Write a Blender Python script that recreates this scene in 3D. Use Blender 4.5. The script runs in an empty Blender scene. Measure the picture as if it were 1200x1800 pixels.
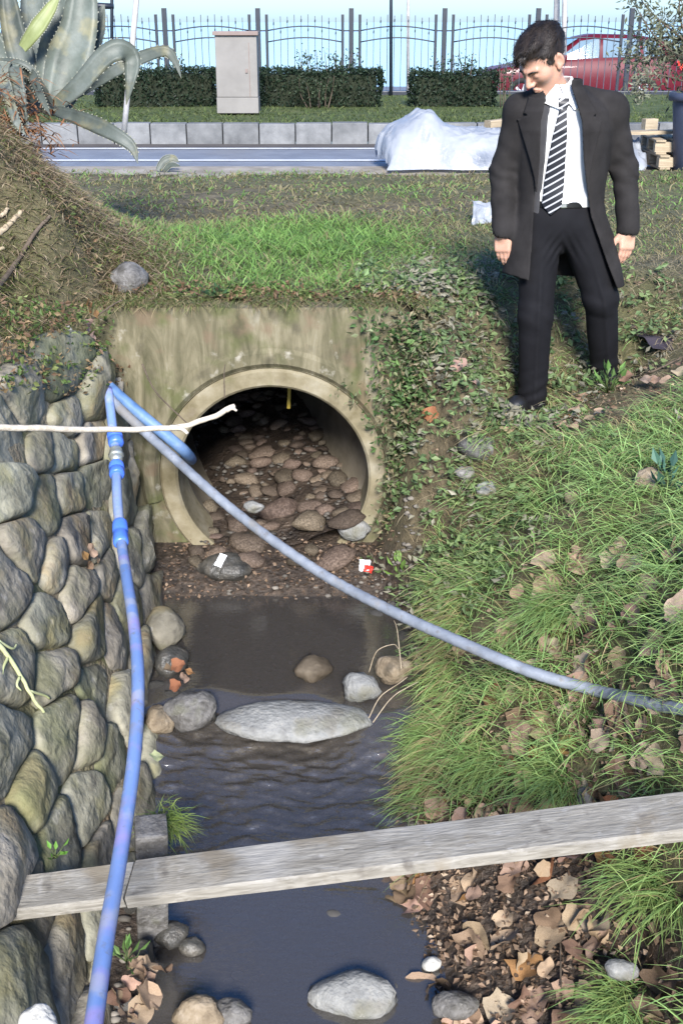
import bpy, bmesh, math, random
import numpy as np
from mathutils import Vector, Matrix, noise as mnoise

random.seed(7)
RNG = np.random.default_rng(7)
scene = bpy.context.scene
col = scene.collection

# ------------------------------------------------------------------ camera
CAM_Z = 2.8
PITCH = math.radians(23.3)
FPX = 2000.0
cam_data = bpy.data.cameras.new('camera')
cam_data.sensor_fit = 'VERTICAL'
cam_data.sensor_height = 36.0
cam_data.sensor_width = 24.0
cam_data.lens = 40.0
cam_data.clip_start = 0.05
cam_data.clip_end = 12000
cam = bpy.data.objects.new('camera', cam_data)
col.objects.link(cam)
cam.location = (0, 0, CAM_Z)
cam.rotation_euler = (math.pi / 2 - PITCH, 0, 0)
scene.camera = cam

# ------------------------------------------------------------------ light
SUN_EL = math.radians(32)
SUN_HEAD = math.radians(-3)      # the light travels away from the viewer, drifting to the right
world = bpy.data.worlds.new('World')
scene.world = world
world.use_nodes = True
wn = world.node_tree.nodes
bg = wn['Background']
sky = wn.new('ShaderNodeTexSky')
sky.sky_type = 'NISHITA'
sky.sun_disc = False
sky.sun_elevation = SUN_EL
sky.sun_rotation = math.pi + SUN_HEAD
sky.air_density = 1.3
sky.dust_density = 10.0
sky.altitude = 3000
sky.ozone_density = 9.0
world.node_tree.links.new(sky.outputs[0], bg.inputs[0])
bg.inputs[1].default_value = 0.092
sun_d = bpy.data.lights.new('sun', 'SUN')
sun_d.energy = 3.1
sun_d.angle = math.radians(15)
sun_d.color = (1.0, 0.95, 0.885)
sun = bpy.data.objects.new('sun', sun_d)
col.objects.link(sun)
sun_dir = Vector((math.sin(SUN_HEAD) * math.cos(SUN_EL), math.cos(SUN_HEAD) * math.cos(SUN_EL), -math.sin(SUN_EL)))
sun.rotation_euler = sun_dir.to_track_quat('-Z', 'Y').to_euler()
sun.location = (-3, -6, 8)
scene.view_settings.view_transform = 'Standard'
scene.view_settings.look = 'None'
scene.view_settings.exposure = 1.6
scene.view_settings.gamma = 1.0
scene.view_settings.use_curve_mapping = False
scene.render.engine = 'CYCLES'
scene.cycles.use_denoising = True
scene.cycles.max_bounces = 8
scene.cycles.transparent_max_bounces = 8
scene.cycles.caustics_reflective = False
scene.cycles.caustics_refractive = False

# ------------------------------------------------------------------ layout helpers
CP, SP = math.cos(PITCH), math.sin(PITCH)


def ray(px, py):
    s, t = (px - 600) / FPX, (py - 900) / FPX
    return Vector((s, CP - t * SP, -(SP + t * CP)))


def at_d(px, py, d):
    r = ray(px, py)
    return Vector((0, 0, CAM_Z)) + r * d


def at_y(px, py, y):
    r = ray(px, py)
    return at_d(px, py, y / r.y)


def at_z(px, py, z):
    r = ray(px, py)
    return at_d(px, py, (CAM_Z - z) / -r.z)


def sstep(a, b, x):
    t = np.clip((x - a) / (b - a), 0, 1)
    return t * t * (3 - 2 * t)


def pl(xs, ys):
    return lambda v: np.interp(v, xs, ys)


# cheap vectorised smooth noise: a sum of randomly oriented sines
class Wob:
    def __init__(self, seed, scale=1.0, n=7):
        r = np.random.default_rng(seed)
        self.k = r.normal(size=(n, 3)) * scale
        self.p = r.uniform(0, 6.28, n)
        self.n = n

    def __call__(self, x, y, z=0.0):
        o = 0
        for k, p in zip(self.k, self.p):
            o = o + np.sin(k[0] * x + k[1] * y + k[2] * z + p)
        return o / self.n


# ------------------------------------------------------------------ object helpers
def tag(o, label=None, cat=None, group=None, kind=None):
    if label: o['label'] = label
    if cat: o['category'] = cat
    if group: o['group'] = group
    if kind: o['kind'] = kind
    return o


def empty(name, loc=(0, 0, 0), label=None, cat=None, group=None):
    o = bpy.data.objects.new(name, None)
    o.empty_display_size = 0.1
    o.location = loc
    col.objects.link(o)
    return tag(o, label, cat, group)


def link(name, me, parent=None):
    o = bpy.data.objects.new(name, me)
    col.objects.link(o)
    if parent is not None:
        o.parent = parent
        bpy_m = Matrix.Identity(4)
        q = parent
        chain = []
        while q is not None:
            chain.append(q.matrix_basis.copy() if q.parent is None else q.matrix_parent_inverse @ q.matrix_basis)
            q = q.parent
        for m in reversed(chain):
            bpy_m = bpy_m @ m
        o.matrix_parent_inverse = bpy_m.inverted()
    return o


def mesh_np(name, V, F, mat=None, smooth=True, cols=None):
    """V (n,3); F (m,k) one face size, or a list of such arrays"""
    me = bpy.data.meshes.new(name)
    V = np.asarray(V, dtype=np.float32)
    Fs = F if isinstance(F, list) else [F]
    Fs = [np.asarray(f, dtype=np.int32) for f in Fs if len(f)]
    nl = sum(f.size for f in Fs); nf = sum(len(f) for f in Fs)
    me.vertices.add(len(V)); me.vertices.foreach_set('co', V.ravel())
    me.loops.add(nl); me.polygons.add(nf)
    me.loops.foreach_set('vertex_index', np.concatenate([f.ravel() for f in Fs]))
    starts, totals, s = [], [], 0
    for f in Fs:
        k = f.shape[1]
        starts.append(s + np.arange(len(f)) * k); s += f.size
        totals.append(np.full(len(f), k))
    me.polygons.foreach_set('loop_start', np.concatenate(starts).astype(np.int32))
    me.polygons.foreach_set('loop_total', np.concatenate(totals).astype(np.int32))
    me.polygons.foreach_set('use_smooth', np.full(nf, smooth))
    if cols is not None:
        a = me.color_attributes.new('tint', 'FLOAT_COLOR', 'POINT')
        c = np.ones((len(V), 4), np.float32); c[:, :3] = cols
        a.data.foreach_set('color', c.ravel())
    me.update(calc_edges=True)
    me.validate()
    if mat: me.materials.append(mat)
    return me


def obj_np(name, V, F, mat=None, parent=None, smooth=True, cols=None):
    return link(name, mesh_np(name, V, F, mat, smooth, cols), parent)


def obj_bm(name, bm, mat=None, parent=None, smooth=False):
    me = bpy.data.meshes.new(name)
    bmesh.ops.recalc_face_normals(bm, faces=bm.faces)
    if smooth:
        for f in bm.faces: f.smooth = True
    bm.to_mesh(me); bm.free()
    if mat: me.materials.append(mat)
    return link(name, me, parent)


def box_bm(size, loc=(0, 0, 0), rot=None, bevel=0.0, bm=None, seg=2):
    b = bmesh.new()
    bmesh.ops.create_cube(b, size=1.0)
    for v in b.verts:
        v.co = Vector((v.co.x * size[0], v.co.y * size[1], v.co.z * size[2]))
    if bevel:
        bmesh.ops.bevel(b, geom=list(b.edges), offset=bevel, segments=seg, profile=0.6, affect='EDGES')
    M = Matrix.Translation(loc) @ (rot.to_4x4() if rot is not None else Matrix.Identity(4))
    b.transform(M)
    if bm is None:
        return b
    me = bpy.data.meshes.new('tmp'); b.to_mesh(me); b.free()
    bm.from_mesh(me); bpy.data.meshes.remove(me)
    return bm


def spline(pts, n):
    """Catmull-Rom through pts -> n points"""
    P = [np.array(p, float) for p in pts]
    P = [2 * P[0] - P[1]] + P + [2 * P[-1] - P[-2]]
    out = []
    m = len(P) - 3
    for i in range(n):
        u = i / (n - 1) * m
        k = min(int(u), m - 1); t = u - k
        a, b, c, d = P[k:k + 4]
        out.append(0.5 * (2 * b + (c - a) * t + (2 * a - 5 * b + 4 * c - d) * t * t + (-a + 3 * b - 3 * c + d) * t ** 3))
    return np.array(out)


def tube_arrays(path, radii, seg=10, caps=True, twist=0.0, lobes=0, lobe_amp=0.0, squash=1.0):
    path = np.asarray(path, float); n = len(path)
    radii = np.broadcast_to(np.asarray(radii, float), (n,))
    T = np.gradient(path, axis=0); T /= np.linalg.norm(T, axis=1)[:, None] + 1e-9
    up = np.array([0, 0, 1.0]) if abs(T[0][2]) < 0.9 else np.array([1.0, 0, 0])
    N = np.cross(T[0], up); N /= np.linalg.norm(N)
    V = []
    L = 0
    for i in range(n):
        N = N - T[i] * np.dot(N, T[i]); N /= np.linalg.norm(N)
        B = np.cross(T[i], N)
        if i: L += np.linalg.norm(path[i] - path[i - 1])
        a = np.arange(seg) * 2 * math.pi / seg
        r = radii[i] * (1 + lobe_amp * np.cos(lobes * a + twist * L)) if lobes else np.full(seg, radii[i])
        V.append(path[i] + np.outer(np.cos(a) * r, N) + np.outer(np.sin(a) * r * squash, B))
    V = np.concatenate(V)
    i = np.arange(n - 1)[:, None] * seg; j = np.arange(seg)[None, :]; j2 = (j + 1) % seg
    F = np.stack([i + j, i + j2, i + seg + j2, i + seg + j], -1).reshape(-1, 4)
    Fs = [F]
    if caps:
        V = np.concatenate([V, path[:1], path[-1:]])
        c0, c1 = len(V) - 2, len(V) - 1
        jj = np.arange(seg); jn = (jj + 1) % seg
        Fs.append(np.concatenate([np.stack([np.full(seg, c0), jn, jj], -1),
                                  np.stack([np.full(seg, c1), (n - 1) * seg + jj, (n - 1) * seg + jn], -1)]))
    return V, Fs


def tube(name, path, radii, mat, parent=None, seg=10, **k):
    V, F = tube_arrays(path, radii, seg, **k)
    return obj_np(name, V, F, mat, parent)


def lathe(name, prof, mat, parent=None, seg=24, loc=(0, 0, 0)):
    prof = np.asarray(prof, float); n = len(prof)
    a = np.arange(seg) * 2 * math.pi / seg
    V = np.stack([np.outer(prof[:, 0], np.cos(a)), np.outer(prof[:, 0], np.sin(a)), np.repeat(prof[:, 1:2], seg, 1)], -1).reshape(-1, 3)
    V += np.array(loc)
    i = np.arange(n - 1)[:, None] * seg; j = np.arange(seg)[None, :]; j2 = (j + 1) % seg
    F = np.stack([i + j, i + j2, i + seg + j2, i + seg + j], -1).reshape(-1, 4)
    return obj_np(name, V, F, mat, parent)


def copy_tree(o, parent=None):
    c = o.copy(); col.objects.link(c)
    if parent is not None: c.parent = parent
    for ch in list(o.children): copy_tree(ch, c)
    return c


# ------------------------------------------------------------------ materials
def new_mat(name):
    m = bpy.data.materials.new(name); m.use_nodes = True
    nt = m.node_tree
    return m, nt, nt.nodes['Principled BSDF']


def ramp_node(nt, stops):
    r = nt.nodes.new('ShaderNodeValToRGB')
    e = r.color_ramp.elements
    e[0].position, e[0].color = stops[0][0], (*stops[0][1], 1)
    e[1].position, e[1].color = stops[-1][0], (*stops[-1][1], 1)
    for p, c in stops[1:-1]:
        x = e.new(p); x.color = (*c, 1)
    return r


def mat_noise(name, stops, scale=8.0, rough=0.8, bump=0.0, bscale=40.0, detail=6.0, distort=0.0, stretch=(1, 1, 1),
              vary=0.0, hue_vary=0.0, spots=None, spec=0.3, subs=0.0, metal=0.0, coat=0.0, coords='Object', bdist=0.01):
    """stops: [(pos, rgb)...] over a noise; vary: brightness spread per object; spots: (rgb, scale, threshold, amount)"""
    m, nt, b = new_mat(name)
    N, L = nt.nodes, nt.links
    tc = N.new('ShaderNodeTexCoord')
    mp = N.new('ShaderNodeMapping'); mp.inputs['Scale'].default_value = stretch
    L.new(tc.outputs[coords], mp.inputs[0])
    oi = N.new('ShaderNodeObjectInfo')
    vm = N.new('ShaderNodeVectorMath'); vm.operation = 'ADD'
    sc = N.new('ShaderNodeMath'); sc.operation = 'MULTIPLY'; sc.inputs[1].default_value = 37.0 if vary or hue_vary else 0.0
    L.new(oi.outputs['Random'], sc.inputs[0])
    L.new(mp.outputs[0], vm.inputs[0]); L.new(sc.outputs[0], vm.inputs[1])
    v0 = N.new('ShaderNodeVectorMath'); v0.operation = 'ADD'
    L.new(tc.outputs[coords], v0.inputs[0]); L.new(sc.outputs[0], v0.inputs[1])
    nz = N.new('ShaderNodeTexNoise'); nz.inputs['Scale'].default_value = scale
    nz.inputs['Detail'].default_value = detail; nz.inputs['Distortion'].default_value = distort
    nz.inputs['Roughness'].default_value = 0.62
    L.new(vm.outputs[0], nz.inputs['Vector'])
    rp = ramp_node(nt, stops)
    L.new(nz.outputs['Fac'], rp.inputs[0])
    out = rp.outputs[0]
    if spots:
        items = spots if isinstance(spots, list) else [spots]
        for (rgb, ss, th, am) in items:
            n2 = N.new('ShaderNodeTexNoise'); n2.inputs['Scale'].default_value = ss; n2.inputs['Detail'].default_value = 5
            L.new(v0.outputs[0], n2.inputs['Vector'])
            mr = N.new('ShaderNodeMapRange'); mr.inputs[1].default_value = th; mr.inputs[2].default_value = th + 0.12
            mr.inputs[4].default_value = am
            L.new(n2.outputs['Fac'], mr.inputs[0])
            mx = N.new('ShaderNodeMix'); mx.data_type = 'RGBA'
            L.new(mr.outputs[0], mx.inputs[0]); L.new(out, mx.inputs[6]); mx.inputs[7].default_value = (*rgb, 1)
            out = mx.outputs[2]
    if vary or hue_vary:
        hs = N.new('ShaderNodeHueSaturation')
        r1 = N.new('ShaderNodeMapRange'); r1.inputs[3].default_value = 1 - vary; r1.inputs[4].default_value = 1 + vary
        L.new(oi.outputs['Random'], r1.inputs[0]); L.new(r1.outputs[0], hs.inputs['Value'])
        if hue_vary:
            fr = N.new('ShaderNodeMath'); fr.operation = 'MULTIPLY'; fr.inputs[1].default_value = 7.31
            f2 = N.new('ShaderNodeMath'); f2.operation = 'FRACT'
            r2 = N.new('ShaderNodeMapRange'); r2.inputs[3].default_value = 0.5 - hue_vary; r2.inputs[4].default_value = 0.5 + hue_vary
            L.new(oi.outputs['Random'], fr.inputs[0]); L.new(fr.outputs[0], f2.inputs[0]); L.new(f2.outputs[0], r2.inputs[0])
            L.new(r2.outputs[0], hs.inputs['Hue'])
        L.new(out, hs.inputs['Color']); out = hs.outputs[0]
    L.new(out, b.inputs['Base Color'])
    b.inputs['Roughness'].default_value = rough
    b.inputs['Specular IOR Level'].default_value = spec
    b.inputs['Metallic'].default_value = metal
    if coat: b.inputs['Coat Weight'].default_value = coat
    if subs:
        b.inputs['Subsurface Weight'].default_value = subs
        b.inputs['Subsurface Radius'].default_value = (0.01, 0.004, 0.002)
        b.inputs['Subsurface Scale'].default_value = 0.6
    if bump:
        n3 = N.new('ShaderNodeTexNoise'); n3.inputs['Scale'].default_value = bscale; n3.inputs['Detail'].default_value = 8
        L.new(vm.outputs[0], n3.inputs['Vector'])
        bp = N.new('ShaderNodeBump'); bp.inputs['Strength'].default_value = bump; bp.inputs['Distance'].default_value = bdist
        L.new(n3.outputs['Fac'], bp.inputs['Height']); L.new(bp.outputs[0], b.inputs['Normal'])
    return m


def mat_tint(name, rough=0.6, trans=0.25, mult=(1, 1, 1), spec=0.3):
    """foliage: colour from the point colour 'tint', part of the light goes through"""
    m, nt, b = new_mat(name)
    N, L = nt.nodes, nt.links
    at = N.new('ShaderNodeAttribute'); at.attribute_name = 'tint'
    b.inputs['Roughness'].default_value = rough
    b.inputs['Specular IOR Level'].default_value = spec
    L.new(at.outputs['Color'], b.inputs['Base Color'])
    if trans:
        tr = N.new('ShaderNodeBsdfTranslucent'); L.new(at.outputs['Color'], tr.inputs[0])
        mx = N.new('ShaderNodeMixShader'); mx.inputs[0].default_value = trans
        L.new(b.outputs[0], mx.inputs[1]); L.new(tr.outputs[0], mx.inputs[2])
        L.new(mx.outputs[0], nt.nodes['Material Output'].inputs[0])
    return m


M = {}
M['soil'] = mat_noise('soil', [(0.3, (0.045, 0.035, 0.022)), (0.5, (0.10, 0.08, 0.045)), (0.7, (0.17, 0.135, 0.08))], 5, 0.95, 0.7, 35,
                      spots=[((0.07, 0.10, 0.025), 2.2, 0.5, 0.75), ((0.19, 0.15, 0.10), 9, 0.58, 0.6)], bdist=0.03)
M['mud'] = mat_noise('mud', [(0.3, (0.018, 0.013, 0.010)), (0.55, (0.05, 0.036, 0.026)), (0.75, (0.11, 0.08, 0.058))], 9, 0.55, 0.9, 45,
                     spots=[((0.16, 0.12, 0.09), 30, 0.62, 0.7)], bdist=0.03, spec=0.5)
M['stone'] = mat_noise('weathered_stone', [(0.28, (0.105, 0.096, 0.072)), (0.5, (0.215, 0.20, 0.155)), (0.72, (0.345, 0.32, 0.255))], 6, 0.85, 0.7, 22,
                       vary=0.30, hue_vary=0.025, spots=[((0.15, 0.15, 0.06), 4.0, 0.52, 0.6), ((0.42, 0.40, 0.36), 16, 0.62, 0.6), ((0.06, 0.055, 0.05), 13, 0.62, 0.7),
                                                        ((0.30, 0.22, 0.13), 4.0, 0.55, 0.55), ((0.17, 0.18, 0.08), 2.5, 0.53, 0.5)], bdist=0.02)
M['mortar'] = mat_noise('mortar', [(0.3, (0.11, 0.09, 0.06)), (0.55, (0.23, 0.195, 0.135)), (0.75, (0.34, 0.29, 0.21))], 6, 0.95, 0.9, 40,
                        spots=[((0.11, 0.12, 0.04), 3.5, 0.5, 0.7), ((0.20, 0.11, 0.07), 5, 0.58, 0.6)], bdist=0.02)
M['river_stone'] = mat_noise('river_stone', [(0.3, (0.075, 0.072, 0.068)), (0.5, (0.14, 0.135, 0.13)), (0.7, (0.21, 0.205, 0.20))], 22, 0.6, 0.8, 60, vary=0.25,
                             spots=[((0.045, 0.042, 0.035), 14, 0.56, 0.7), ((0.11, 0.115, 0.06), 9, 0.56, 0.5), ((0.28, 0.27, 0.25), 60, 0.62, 0.6)], bdist=0.012)
M['pale_stone'] = mat_noise('pale_stone', [(0.3, (0.15, 0.152, 0.15)), (0.5, (0.225, 0.23, 0.228)), (0.7, (0.30, 0.30, 0.29))], 18, 0.75, 0.8, 55,
                            spots=[((0.10, 0.092, 0.075), 9, 0.54, 0.6), ((0.13, 0.13, 0.085), 6, 0.55, 0.5), ((0.36, 0.35, 0.33), 70, 0.62, 0.5)], bdist=0.012)
M['white_stone'] = mat_noise('white_stone', [(0.3, (0.36, 0.36, 0.34)), (0.7, (0.52, 0.515, 0.49))], 22, 0.75, 0.8, 50, bdist=.012)
M['tan_stone'] = mat_noise('tan_stone', [(0.3, (0.11, 0.083, 0.055)), (0.5, (0.20, 0.16, 0.11)), (0.7, (0.28, 0.235, 0.18))], 20, 0.75, 0.8, 60, vary=0.15, spots=((0.07, 0.06, 0.045), 12, .56, .7), bdist=.012)
M['dark_stone'] = mat_noise('wet_dark_stone', [(0.3, (0.03, 0.03, 0.028)), (0.5, (0.06, 0.058, 0.052)), (0.7, (0.11, 0.10, 0.085))], 20, 0.4, 0.8, 60, vary=0.2, spec=0.5)
M['tunnel_stone'] = mat_noise('culvert_stone', [(0.3, (0.04, 0.03, 0.022)), (0.5, (0.10, 0.075, 0.055)), (0.7, (0.19, 0.15, 0.115))], 9, 0.75, 0.5, 40, vary=0.45, hue_vary=0.02)
M['rust'] = mat_noise('dry_brown', [(0.3, (0.16, 0.08, 0.04)), (0.7, (0.30, 0.18, 0.10))], 9, 0.9, 0.4, 40)
M['asphalt'] = mat_noise('asphalt', [(0.3, (0.14, 0.15, 0.175)), (0.7, (0.20, 0.215, 0.245))], 3, 0.55, 0.3, 160, spots=((0.2, 0.2, 0.2), 1.2, 0.6, 0.4))
M['dark_strip'] = mat_noise('dark_strip', [(0.3, (0.06, 0.055, 0.055)), (0.7, (0.10, 0.09, 0.085))], 3, 0.85, 0.3, 120)
M['paint'] = mat_noise('road_paint', [(0.3, (0.55, 0.56, 0.58)), (0.7, (0.75, 0.76, 0.78))], 6, 0.6)
M['kerb'] = mat_noise('kerb_concrete', [(0.3, (0.10, 0.105, 0.11)), (0.5, (0.15, 0.155, 0.16)), (0.7, (0.20, 0.205, 0.21))], 5, 0.85, 0.3, 60, vary=0.14)
M['dirt'] = mat_noise('roadside_dirt', [(0.3, (0.17, 0.15, 0.12)), (0.7, (0.34, 0.31, 0.27))], 4, 0.95, 0.5, 50)
M['verge'] = mat_noise('verge_turf', [(0.3, (0.035, 0.05, 0.018)), (0.5, (0.06, 0.085, 0.028)), (0.7, (0.11, 0.12, 0.05))], 4, 0.95, 0.6, 40, bdist=0.03)
M['iron'] = mat_noise('fence_iron', [(0.3, (0.008, 0.012, 0.022)), (0.7, (0.016, 0.022, 0.036))], 10, 0.45, spec=0.5)
M['thin_iron'] = mat_noise('picket_iron', [(0.3, (0.03, 0.04, 0.06)), (0.7, (0.05, 0.06, 0.085))], 10, 0.45, spec=0.5)
M['cabinet'] = mat_noise('cabinet_paint', [(0.3, (0.17, 0.162, 0.152)), (0.7, (0.22, 0.21, 0.198))], 3, 0.55, 0.1, 20, spots=((0.25, 0.24, 0.22), 7, 0.66, 0.5))
M['cabinet_lid'] = mat_noise('cabinet_lid', [(0.3, (0.16, 0.12, 0.11)), (0.7, (0.24, 0.19, 0.17))], 4, 0.6)
M['headwall'] = mat_noise('mossy_concrete', [(0.30, (0.06, 0.058, 0.032)), (0.45, (0.12, 0.108, 0.066)), (0.58, (0.185, 0.165, 0.108)), (0.75, (0.26, 0.243, 0.192))], 5, 0.9, 0.5, 26,
                          stretch=(2.4, 1, 0.55), distort=0.8, spots=[((0.075, 0.085, 0.03), 4.5, 0.52, 0.75), ((0.15, 0.105, 0.07), 8, 0.56, 0.6), ((0.38, 0.36, 0.31), 13, 0.63, 0.7), ((0.05, 0.045, 0.03), 7, 0.58, 0.6)], bdist=0.012)
M['ring'] = mat_noise('pipe_concrete', [(0.30, (0.12, 0.10, 0.055)), (0.5, (0.205, 0.178, 0.115)), (0.7, (0.29, 0.265, 0.20))], 6, 0.85, 0.4, 30,
                      spots=[((0.13, 0.13, 0.06), 5, 0.58, 0.6), ((0.19, 0.16, 0.12), 16, 0.62, 0.6)], bdist=0.008)
M['barrel'] = mat_noise('pipe_barrel', [(0.30, (0.12, 0.10, 0.07)), (0.5, (0.22, 0.19, 0.14)), (0.7, (0.32, 0.28, 0.22))], 4, 0.7, 0.4, 30, stretch=(1, 0.5, 1), bdist=0.008)

# ================================================================== terrain
Y_HW = 5.30                                   # front face of the culvert headwall
XC, ZC, R_IN, R_OUT = -0.340, 0.705, 0.475, 0.565
xf_ = pl([1.0, 2.5, 3.4, 4.9, 5.3, 7], [-0.62, -0.69, -0.72, -0.90, -1.02, -1.1])     # foot of the stone wall
zbed = pl([1.0, 2.4, 3.1, 3.3, 3.75, 3.95, 4.12, 4.5, 4.86, 4.98, 5.12, 5.4], [-.10, -.10, -.08, -.02, .07, .10, .06, .08, .14, .25, .32, .36])
zwat = pl([1.0, 3.25, 3.75, 3.93, 4.02, 6], [.03, .035, .12, .19, .22, .22])
xr_ = pl([1.0, 2.3, 2.75, 3.05, 3.3, 3.6, 4.0, 4.5, 5.1, 6], [.12, .16, .10, .06, .10, .12, .22, .25, .18, .18])
COT = 0.42
def xcy(y): return XC - 0.24 * np.clip(y - 5.55, 0, None)
wtop_ = pl([1.0, 3.5, 4.6, 5.5], [2.1, 1.90, 1.46, 1.22])
cot_ = pl([3.4, 4.6, 5.3, 6], [0.42, 0.26, 0.12, 0.12])
wobA, wobB, wobC = Wob(1, 1.6), Wob(2, 5.5), Wob(3, 15.0)


def wall_x(y, z):
    return xf_(y) - (z - zbed(y)) * cot_(y)


def hgt(x, y):
    x = np.asarray(x, float); y = np.asarray(y, float)
    bed = zbed(y) + 0.02 * wobB(x, y) + 0.012 * wobC(x, y)
    bed = bed + 0.16 * np.exp(-(np.clip(x - xf_(y), 0, None) / .13) ** 2) * sstep(3.3, 3.0, y)
    # left: behind the stones
    left = bed + np.clip((xf_(y) - 0.10 - x), 0, None) / cot_(y)
    mound = 0.88 * np.exp(-((x + 2.15) / 0.85) ** 2 - ((y - 5.9) / 1.25) ** 2) + 0.25 * np.exp(-((x + 2.0) / 0.9) ** 2 - ((y - 4.6) / 1.0) ** 2)
    plat = np.interp(y, [0, 5.4, 8, 12], [1.62, 1.58, 1.52, 1.45]) + 0.03 * wobA(x, y) + 0.015 * wobB(x, y)
    plat = plat * 1.0
    mound = mound * (1 - sstep(-1.35, -1.12, x) * (1 - sstep(5.42, 6.0, y)))
    topl = plat + mound + 0.12 * sstep(-1.0, -1.5, x) * sstep(6.5, 4.5, y)
    xwt = xf_(y) - (wtop_(y) - zbed(y)) * cot_(y)
    left = np.minimum(left, np.maximum(wtop_(y) - .04 + (xwt - .03 - x) * 1.15, bed))
    left = np.maximum(left, np.where(x < xwt - .02, topl - np.clip(5.42 - y, 0, None) * 1.25, -9))
    left = np.where(x > xwt - .02, bed + np.clip((xf_(y) - 0.10 - x), 0, None) / cot_(y), left)
    # right bank
    dx = np.clip(x - xr_(y), 0, None)
    topr = 1.10 + 0.42 * sstep(0.8, 2.4, x) + 0.04 * wobA(x, y) + 0.32 * np.exp(-((x - .46) / .24) ** 2) * sstep(4.55, 5.2, y)
    sl = np.interp(y, [2.5, 3.0, 3.5, 4.0, 4.7, 5.2], [0.50, 0.62, 1.05, 1.25, 1.6, 3.2])
    bar = .22 * sstep(3.15, 3.35, y) * sstep(4.15, 3.9, y)
    rb = bed + sl * np.clip(dx - bar, 0, None) + .42 * np.minimum(dx, bar) + np.interp(y, [3.0, 3.8], [1.7, 0.0]) * np.clip(x - 0.86, 0, None)
    k = 0.16
    hh = np.clip(0.5 + 0.5 * (rb - topr) / k, 0, 1)
    right = rb * (1 - hh) + topr * hh - k * hh * (1 - hh)
    ys = np.interp(x, [0.3, 1.0, 2.5], [4.86, 5.45, 5.6]); ye = np.interp(x, [0.3, 1.0, 2.5], [5.46, 6.35, 6.6])
    w = sstep(ys, ye, y)
    w = np.where(x > 0.30, w, 0) * np.where(y > 5.41, 1.0, sstep(0.22, 0.45, x))
    right = right * (1 - w) + np.maximum(plat, right) * w
    h = np.where(x < -0.3, np.minimum(left, topl), right)
    # behind the headwall everything is plateau
    beh = sstep(5.40, 5.42, y)
    inhw = (x > -1.5) & (x < 0.36)
    platx = np.where(x < -0.3, topl, np.maximum(plat, right))
    h = np.where(inhw, h * (1 - beh) + platx * beh, h)
    h = np.where((x < -0.3) & (y > 5.41), topl, h)
    # level footing under the two shoes
    for fx, fy, fz, fr in ((0.85, 5.27, 1.035, 0.27), (1.32, 5.50, 1.115, 0.20)):
        g = np.exp(-(((x - fx) / fr) ** 2 + ((y - fy) / fr) ** 2) ** 1.5)
        h = h * (1 - g) + fz * g
    # small lumps on the dry ground
    dry = sstep(0.3, 0.6, h)
    dry = dry * (1 - np.exp(-(((x - .85) / .2) ** 2 + ((y - 5.27) / .2) ** 2)))
    h = h + dry * (0.022 * wobB(x * 1.3, y) + 0.010 * wobC(x, y))
    return h


xs = np.concatenate([np.arange(-30, -8, 3.0), np.arange(-8, -2.6, .4), np.arange(-2.6, 2.6, .03), np.arange(2.6, 8, .4), np.arange(8, 31, 3.0)])
ys = np.concatenate([np.arange(-6, 1.6, .6), np.arange(1.6, 5.38, .03), [5.38, 5.395, 5.425, 5.44], np.arange(5.47, 7.2, .04), np.arange(7.2, 11.9, .12), [11.93]])
X, Y = np.meshgrid(xs, ys, indexing='ij')
Z = hgt(X, Y)
Z = np.where(Y > 10.8, Z * (1 - sstep(10.8, 11.9, Y)) + 1.435 * sstep(10.8, 11.9, Y), Z)
nx, ny = X.shape
I = np.arange(nx * ny).reshape(nx, ny)
Q = np.stack([I[:-1, :-1], I[1:, :-1], I[1:, 1:], I[:-1, 1:]], -1).reshape(-1, 4)
qc = np.stack([X.ravel()[Q].mean(1), Y.ravel()[Q].mean(1)], -1)
qz = Z.ravel()[Q]
keep = ~((qc[:, 0] > -1.22) & (qc[:, 0] < 0.37) & (qc[:, 1] > 5.38) & (qc[:, 1] < 5.44) & (qz.max(1) - qz.min(1) > 0.12))


def mud_mask(x, y, z):
    edge = 0.09 * wobB(x, y) + 0.05 * wobC(x, y)
    low = sstep(0.52, 0.34, z + edge * 0.6 - 0.02)
    return low


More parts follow.
